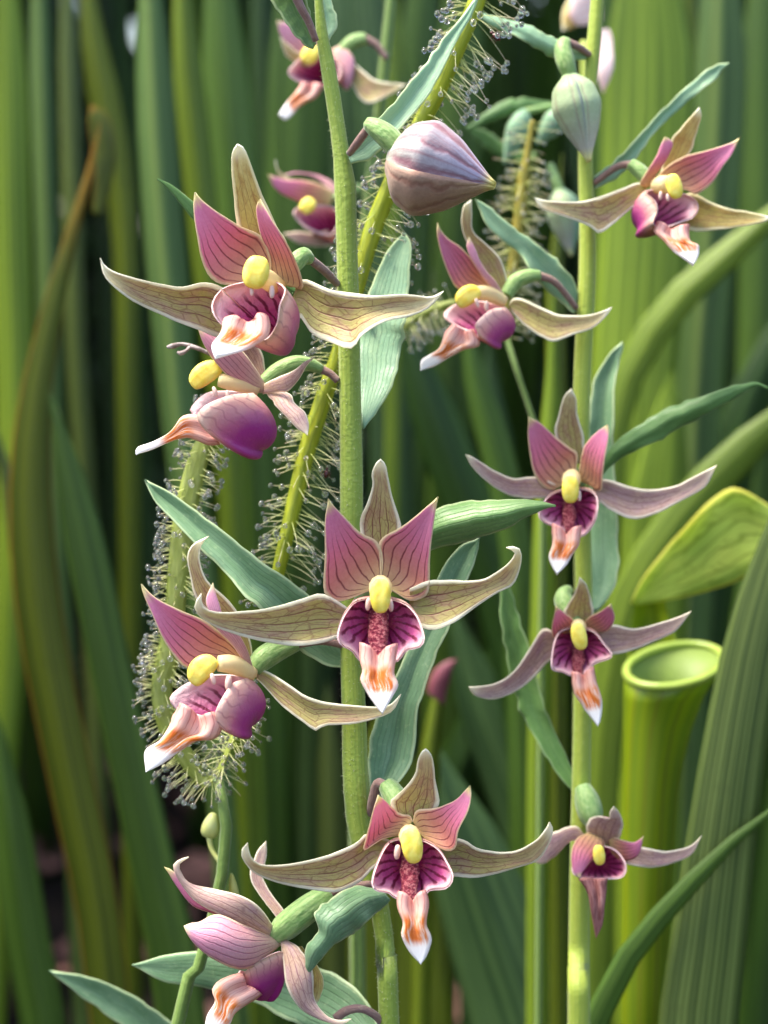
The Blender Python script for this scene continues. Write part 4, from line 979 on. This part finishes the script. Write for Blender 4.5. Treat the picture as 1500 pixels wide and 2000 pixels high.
# ================= open pitcher
DPi = 32.0
pe = empty('pitcher_plant', np.r_[W(1262, 2700, DPi)[:2], 0]); tag(pe, 'open yellow-green pitcher with a flared round mouth and raised veined lid', 'pitcher plant')
def pitcher():
    b = NB('pitcher_tube')
    s = b.noise(b.xyz(b.math('MULTIPLY', b.u, 16.), b.math('MULTIPLY', b.v, 1.5), 0.), 1., 3.)
    col = b.mix(b.step(s, .35, .65), lin(146, 166, 24), lin(118, 146, 32))
    vn = b.veins(9, .1, .06)
    col = b.mix(b.math('MULTIPLY', vn, .4), col, lin(112, 84, 44))
    mo = b.finish(col, .35, .4, None, .5)
    b = NB('pitcher_inside'); n = b.noise(b.obj, 160., 3.)
    mi = b.finish(b.mix(n, lin(126, 152, 60), lin(150, 172, 84)), .5, .35)
    b = NB('pitcher_lid')
    vo = b.voro(b.xyz(b.math('MULTIPLY', b.u, 6.), b.math('MULTIPLY', b.v, 5.), 0.), 1.)
    n = b.noise(b.uvv, 3., 4.)
    col = b.mix(b.step(n, .3, .7), lin(190, 214, 100), lin(210, 224, 108))
    col = b.mix(b.math('MULTIPLY', b.veins(6, .16, .3), .7), col, lin(120, 146, 40))
    col = b.mix(b.step(vo, .06, 0., 0., .35), col, lin(130, 152, 44))
    col = b.mix(b.step(b.edge(), .88, .97), col, lin(226, 222, 110))
    ml = b.finish(col, .4, .6, None, .4)
    # tube body
    ys = np.array([1300, 1335, 1370, 1420, 1500, 1600, 1750, 2000, 2300, ground_py(1262, DPi) + 20])
    cx = np.array([1318, 1306, 1294, 1284, 1274, 1267, 1262, 1256, 1256, 1258]); rx = np.array([95, 84, 73, 64, 55, 50, 44, 40, 26, 14])
    ry = np.array([.52, .6, .66, .72, .78, .82, .85, .9, 1, 1.]); n = len(ys)
    tilt = np.array([40, 24, 10, 0, 0, 0, 0, 0, 0, 0])           # front lip sags below the back of the mouth
    q = crom(np.stack([cx, ys, rx, ry, tilt], 1), 50); th = np.linspace(0, 2 * np.pi, 41)
    k = DPi / REF / PXCM
    X = q[:, :1] + q[:, 2:3] * np.cos(th); Hh = q[:, 2:3] * np.sin(th) * .8 * k
    Y = q[:, 1:2] + q[:, 4:5] * np.sin(th) * 1.0 - 12 * np.cos(th) * (q[:, 4:5] / 40)
    G = W(X, Y, DPi - Hh)
    o = solid_closed('tube', G, .06, [mi, mo], pe, W(1290, 1500, DPi))
    # rolled rim
    rim = G[0]; V, F, uv = tube_geo(np.vstack([rim[:-1]]), np.full(40, 9 * k / 100), 10)
    V = []; 
    c0 = rim[:-1].mean(0)
    for i in range(40):
        d = rim[i] - c0; d /= np.linalg.norm(d); up = np.cross(rim[(i + 1) % 40] - rim[i - 1], d); up /= np.linalg.norm(up)
        for j in range(10):
            a = 2 * np.pi * j / 10; V.append(rim[i] + (d * math.cos(a) + up * math.sin(a)) * 8.5 * k / 100)
    F = [[i * 10 + j, ((i + 1) % 40) * 10 + j, ((i + 1) % 40) * 10 + (j + 1) % 10, i * 10 + (j + 1) % 10] for i in range(40) for j in range(10)]
    build('rim', np.array(V), F, None, [plain('pitcher_rim', lin(176, 196, 92), lin(160, 184, 76), 200., .3, .3)], pe)
    sheet('neck', pe, DPi, '1226,1290 1228,1240 1236,1200 1240,1165', '1330,1262 1312,1230 1304,1196 1296,1160', (-.7, -.85, -.8), -.35, [mo], ruff=.2)
    sheet('lid', pe, DPi, '1232,1178 1250,1138 1288,1086 1342,1024 1400,966 1442,954 1500,985 1560,1040', '1246,1182 1290,1175 1340,1166 1420,1144 1490,1112 1530,1090 1550,1065 1560,1040', (-.8, -.4, -.1, 0), -.08, [ml], wave=.08, ruff=.8, th=.07, nu=17, nv=30)
pitcher()

# ================= sundews
def glass():
    m = bpy.data.materials.new('dew'); m.use_nodes = True
    p = m.node_tree.nodes['Principled BSDF']
    p.inputs['Base Color'].default_value = (1, 1, 1, 1); p.inputs['Roughness'].default_value = .02
    p.inputs['Transmission Weight'].default_value = .94; p.inputs['IOR'].default_value = 1.36; p.inputs['Specular IOR Level'].default_value = .8
    return m
M['dew'] = glass()
def sundew_mat(name, c1, c2, red):
    b = NB(name); n = b.noise(b.xyz(b.math('MULTIPLY', b.u, 5.), b.math('MULTIPLY', b.v, 9.), 0.), 2., 4.)
    col = b.mix(b.step(n, .35, .65), c1, c2)
    mid = b.step(b.math('ABSOLUTE', b.math('SUBTRACT', b.u, .75)), .17, .06)
    col = b.mix(b.math('MULTIPLY', mid, b.step(n, .3, .6, .3, 1.)), col, red)
    return b.finish(col, .4, .3, b.bump(n, .4, .0005), .5)
M['sd1'] = sundew_mat('sundew_stalk', lin(178, 186, 42), lin(150, 164, 40), lin(166, 174, 50))
M['sd2'] = sundew_mat('sundew_leaf', lin(150, 164, 70), lin(168, 180, 92), lin(124, 98, 74))
M['sd3'] = sundew_mat('sundew_orange', lin(168, 150, 50), lin(150, 146, 56), lin(170, 138, 50))
def tent_mat():
    b = NB('tentacle'); col = b.ramp(b.v, [(0, lin(206, 216, 120)), (.6, lin(236, 236, 186)), (.92, lin(230, 216, 186)), (1, lin(150, 80, 80))])
    return b.finish(col, .35, .35, None, .5)
M['tent'] = tent_mat()

def ico(sub):
    import bmesh
    bm = bmesh.new(); bmesh.ops.create_icosphere(bm, subdivisions=sub, radius=1.); bm.verts.ensure_lookup_table()
    V = np.array([v.co[:] for v in bm.verts]); F = [[v.index for v in f.verts] for f in bm.faces]; bm.free(); return V, F
IV, IF = ico(2)
drop_me = bpy.data.meshes.new('dew_drop'); drop_me.from_pydata((IV * [1, 1, 1.12]).tolist(), [], IF)
drop_me.materials.append(M['dew']); drop_me.polygons.foreach_set('use_smooth', [True] * len(IF)); drop_me.update()

def sundew(label, pts, D, mat, n, Lcm, seed, flat=.6, rows=None, droop=.35, drop_r=.04, single=150, stalk=None, bias=None, name='sundew', lo=0.):
    q = P(pts); c = crom(q, 80); C = W(c[:, 0], c[:, 1], D - c[:, 2]); R = c[:, 3] / 2 * (D - c[:, 2]) / REF / PXCM / 100
    l = c[-1]
    base = W(l[0], l[1], D - l[2]); base[2] = 0
    e = empty(name, base); tag(e, label, 'sundew', 'sticky sundew leaves')
    V, F, uv = tube_geo(C, R, 14, flat)
    build('leaf', V, F, uv, [M[mat]], e)
    if stalk:
        tube('stalk', e, D, stalk, M['stem_dark'], n=26, ns=12, ground=True)
    r = np.random.default_rng(seed); T, N, Bn = frames(C)
    TV, TF, TU, drops = [], [], [], []
    for i in range(n):
        j = r.uniform(0, 78.99); k = int(j); f = j - k; p = C[k] * (1 - f) + C[k + 1] * f
        a = r.uniform(0, 2 * np.pi)
        if r.random() < .55: a = r.choice([0, np.pi]) + r.normal() * .45
        d = N[k] * math.cos(a) + Bn[k] * math.sin(a)
        L = Lcm * r.uniform(.45, 1.15) / 100
        if lo and j > 56: L *= 1 + lo
        if bias is not None: L *= 1 + bias * d[0]
        st = p + (N[k] * math.cos(a) + Bn[k] * math.sin(a) * flat) * R[k] * .95
        dd = d + T[k] * r.normal(.0, .25) + np.array([0, 0, -1]) * droop * r.uniform(.2, 1.2); dd /= np.linalg.norm(dd)
        cur = np.array([0, 0, -1]) * r.uniform(0, .2) + r.normal(size=3) * .04
        m = 5; w = .00004 * (D / 26)
        pts3 = [st + dd * L * t + cur * L * t * t for t in np.linspace(0, 1, m)]
        s1 = np.cross(dd, FWD); s1 /= np.linalg.norm(s1) + 1e-9; s2 = np.cross(dd, s1); b0 = len(TV)
        for jj, pp in enumerate(pts3):
            ww = w * (1.25 - .5 * jj / (m - 1))
            for x in range(4):
                aa = x * np.pi / 2; TV.append(pp + (s1 * math.cos(aa) + s2 * math.sin(aa)) * ww); TU.append((.5, jj / (m - 1)))
        for jj in range(m - 1):
            for x in range(4):
                y = (x + 1) % 4; TF.append([b0 + jj * 4 + x, b0 + jj * 4 + y, b0 + jj * 4 + 4 + y, b0 + jj * 4 + 4 + x])
        if r.random() < .93: drops.append((pts3[-1], drop_r / 100 * r.uniform(.5, 1.2)))
        TV_end = pts3[-1]
    o = build('tentacles', np.array(TV), TF, np.array(TU), [M['tent']], e); o['kind'] = 'stuff'
    drops.sort(key=lambda x: -x[1]); org = origin(e)
    for p, rr in drops[:single]:
        d = bpy.data.objects.new('dew_drop', drop_me); COL.objects.link(d); d.parent = e
        d.location = tuple(p - org); d.scale = (rr, rr, rr)
    rest = drops[single:]
    if rest:
        V = np.vstack([IV * rr * [1, 1, 1.12] + p for p, rr in rest]); F = [[v + i * len(IV) for v in f] for i in range(len(rest)) for f in IF]
        o = build('dew', V, F, None, [M['dew']], e); o['kind'] = 'stuff'
    return e

sundew('yellow sundew strand with long glistening hairs threading behind the front orchid stem and mauve bud',
    '955,-80,-.7,34 932,0,-.7,34 896,86,-.7,34 850,190,-.8,33 800,280,-.9,32 748,398,-1,36 722,468,-1,36 696,560,-1,34 662,690,-1,32 628,790,-1,34 600,880,-1,34 580,960,-1,32 564,1030,-1,30 545,1112,-1,26 530,1180,-1,18',
    DA, 'sd1', 640, .44, 21, .9, bias=.25, single=260)
e2 = sundew('olive sundew leaf bristling with dewy hairs, hanging and doubling back behind the aside-turned flower',
    '440,780,-1,30 405,850,-1,34 378,930,-1,42 358,1030,-1,44 347,1130,-1,42 340,1210,-1,40 326,1290,-1,44 316,1350,-1,42 330,1420,-1,42 364,1480,-1,36 402,1528,-1,24 430,1500,-.8,20 452,1450,-.7,26 474,1400,-.7,28 492,1340,-.7,22',
    DA, 'sd2', 820, .25, 22, .35, drop_r=.034, droop=.12, lo=.45, stalk='428,1520,-.8,18 440,1580,-.8,23 441,1650,-.8,24 424,1760,-.8,24 388,1890,-.8,24 345,2010,-.8,26', single=280)
M['yg'] = plain('budlet', lin(196, 206, 140), lin(206, 200, 90), 200., .4, .2)
blob('budlet', e2, DA, 412, 1612, -.9, 34, 52, 12, M['yg'], taper=-.3)
tube('pedicel', e2, DA, '408,1634,-.9,12 414,1660,-.88,10 434,1690,-.82,10', M['yg'], n=8)
blob('budlet', e2, DA, 456, 1735, -.9, 18, 60, -8, M['yg'], taper=-.4)
sundew('blurred sundew strand with an orange-brown core behind the second orchid stem',
    '1040,235,0,10 1030,300,0,14 1022,350,0,22 1014,430,0,24 1004,510,0,22 992,580,0,18 985,660,0,16', 31.5, 'sd3', 200, .4, 23, .8, droop=.1, single=60, drop_r=.028, stalk='986,650,0,12 1004,720,0,10 1040,800,0,10 1060,1000,0,12 1056,1400,0,14')
sundew('blurred thin sundew strand hanging between the first stem and the second',
    '770,655,0,14 810,622,0,16 850,602,0,16 890,590,0,12', 30.5, 'sd2', 110, .32, 24, .8, droop=.9, single=20, stalk='772,654,0,12 742,720,0,10 704,830,0,10 688,1000,0,12 690,1400,0,14')

# trapped insects
M['insect'] = plain('insect_red', (.09, .008, .008, 1), (.05, .006, .006, 1), 900., .25, 0, spec=.6)
def insect(label, x, y, D, l, ang):
    k = empty('insect', W(x, y, D)); tag(k, label, 'insect', 'insects stuck on the sundew')
    ca, sa = math.sin(rad(ang)), -math.cos(rad(ang))
    blob('abdomen', k, D, x, y, 0, l * .6, l, ang, M['insect'], nseg=10, nring=8, sq=2)
    blob('head', k, D, x + ca * l * .62, y + sa * l * .62, 0, l * .34, l * .36, ang, M['insect'], nseg=8, nring=6, sq=2)
    for s in (-1, 1):
        for j in (-.2, .05, .3):
            bx, by = x + ca * l * j, y + sa * l * j; nx, ny = -sa * s, ca * s
            tube('leg', k, D, [(bx + nx * l * .2, by + ny * l * .2, .0, 1.6), (bx + nx * l * .45, by + ny * l * .45, .03, 1.4), (bx + nx * l * .6, by + ny * l * .6 + 3, 0, 1.)], M['insect'], n=5, ns=4)
insect('round dark red insect stuck on the sundew beside the stem above the centre flower', 637, 926, DA + 1, 17, 10)
insect('long dark red insect stuck on the sundew hairs near the upper leaf', 970, 72, DA + .6, 20, -50)

# withered twiglet
tw = empty('dead_twig', W(400, 690, DA + .3)); tag(tw, 'shrivelled grey dead twig tip poking out beside the side-view flower', 'twig')
M['dead'] = plain('dead_grey', lin(120, 104, 100), lin(176, 164, 158), 900., .8, 0, strength=.8)
tube('stem', tw, DA, '425,700,-.3,7 395,684,-.2,8 372,676,-.2,10', M['dead'], n=12, ns=8)
for a in ('372,676,-.2,10 355,672,-.2,7 338,676,-.15,11 326,678,-.15,5', '372,676,-.2,9 365,684,-.15,7 354,690,-.1,10 346,688,-.1,5'):
    tube('branch', tw, DA, a, M['dead'], n=10, ns=8)
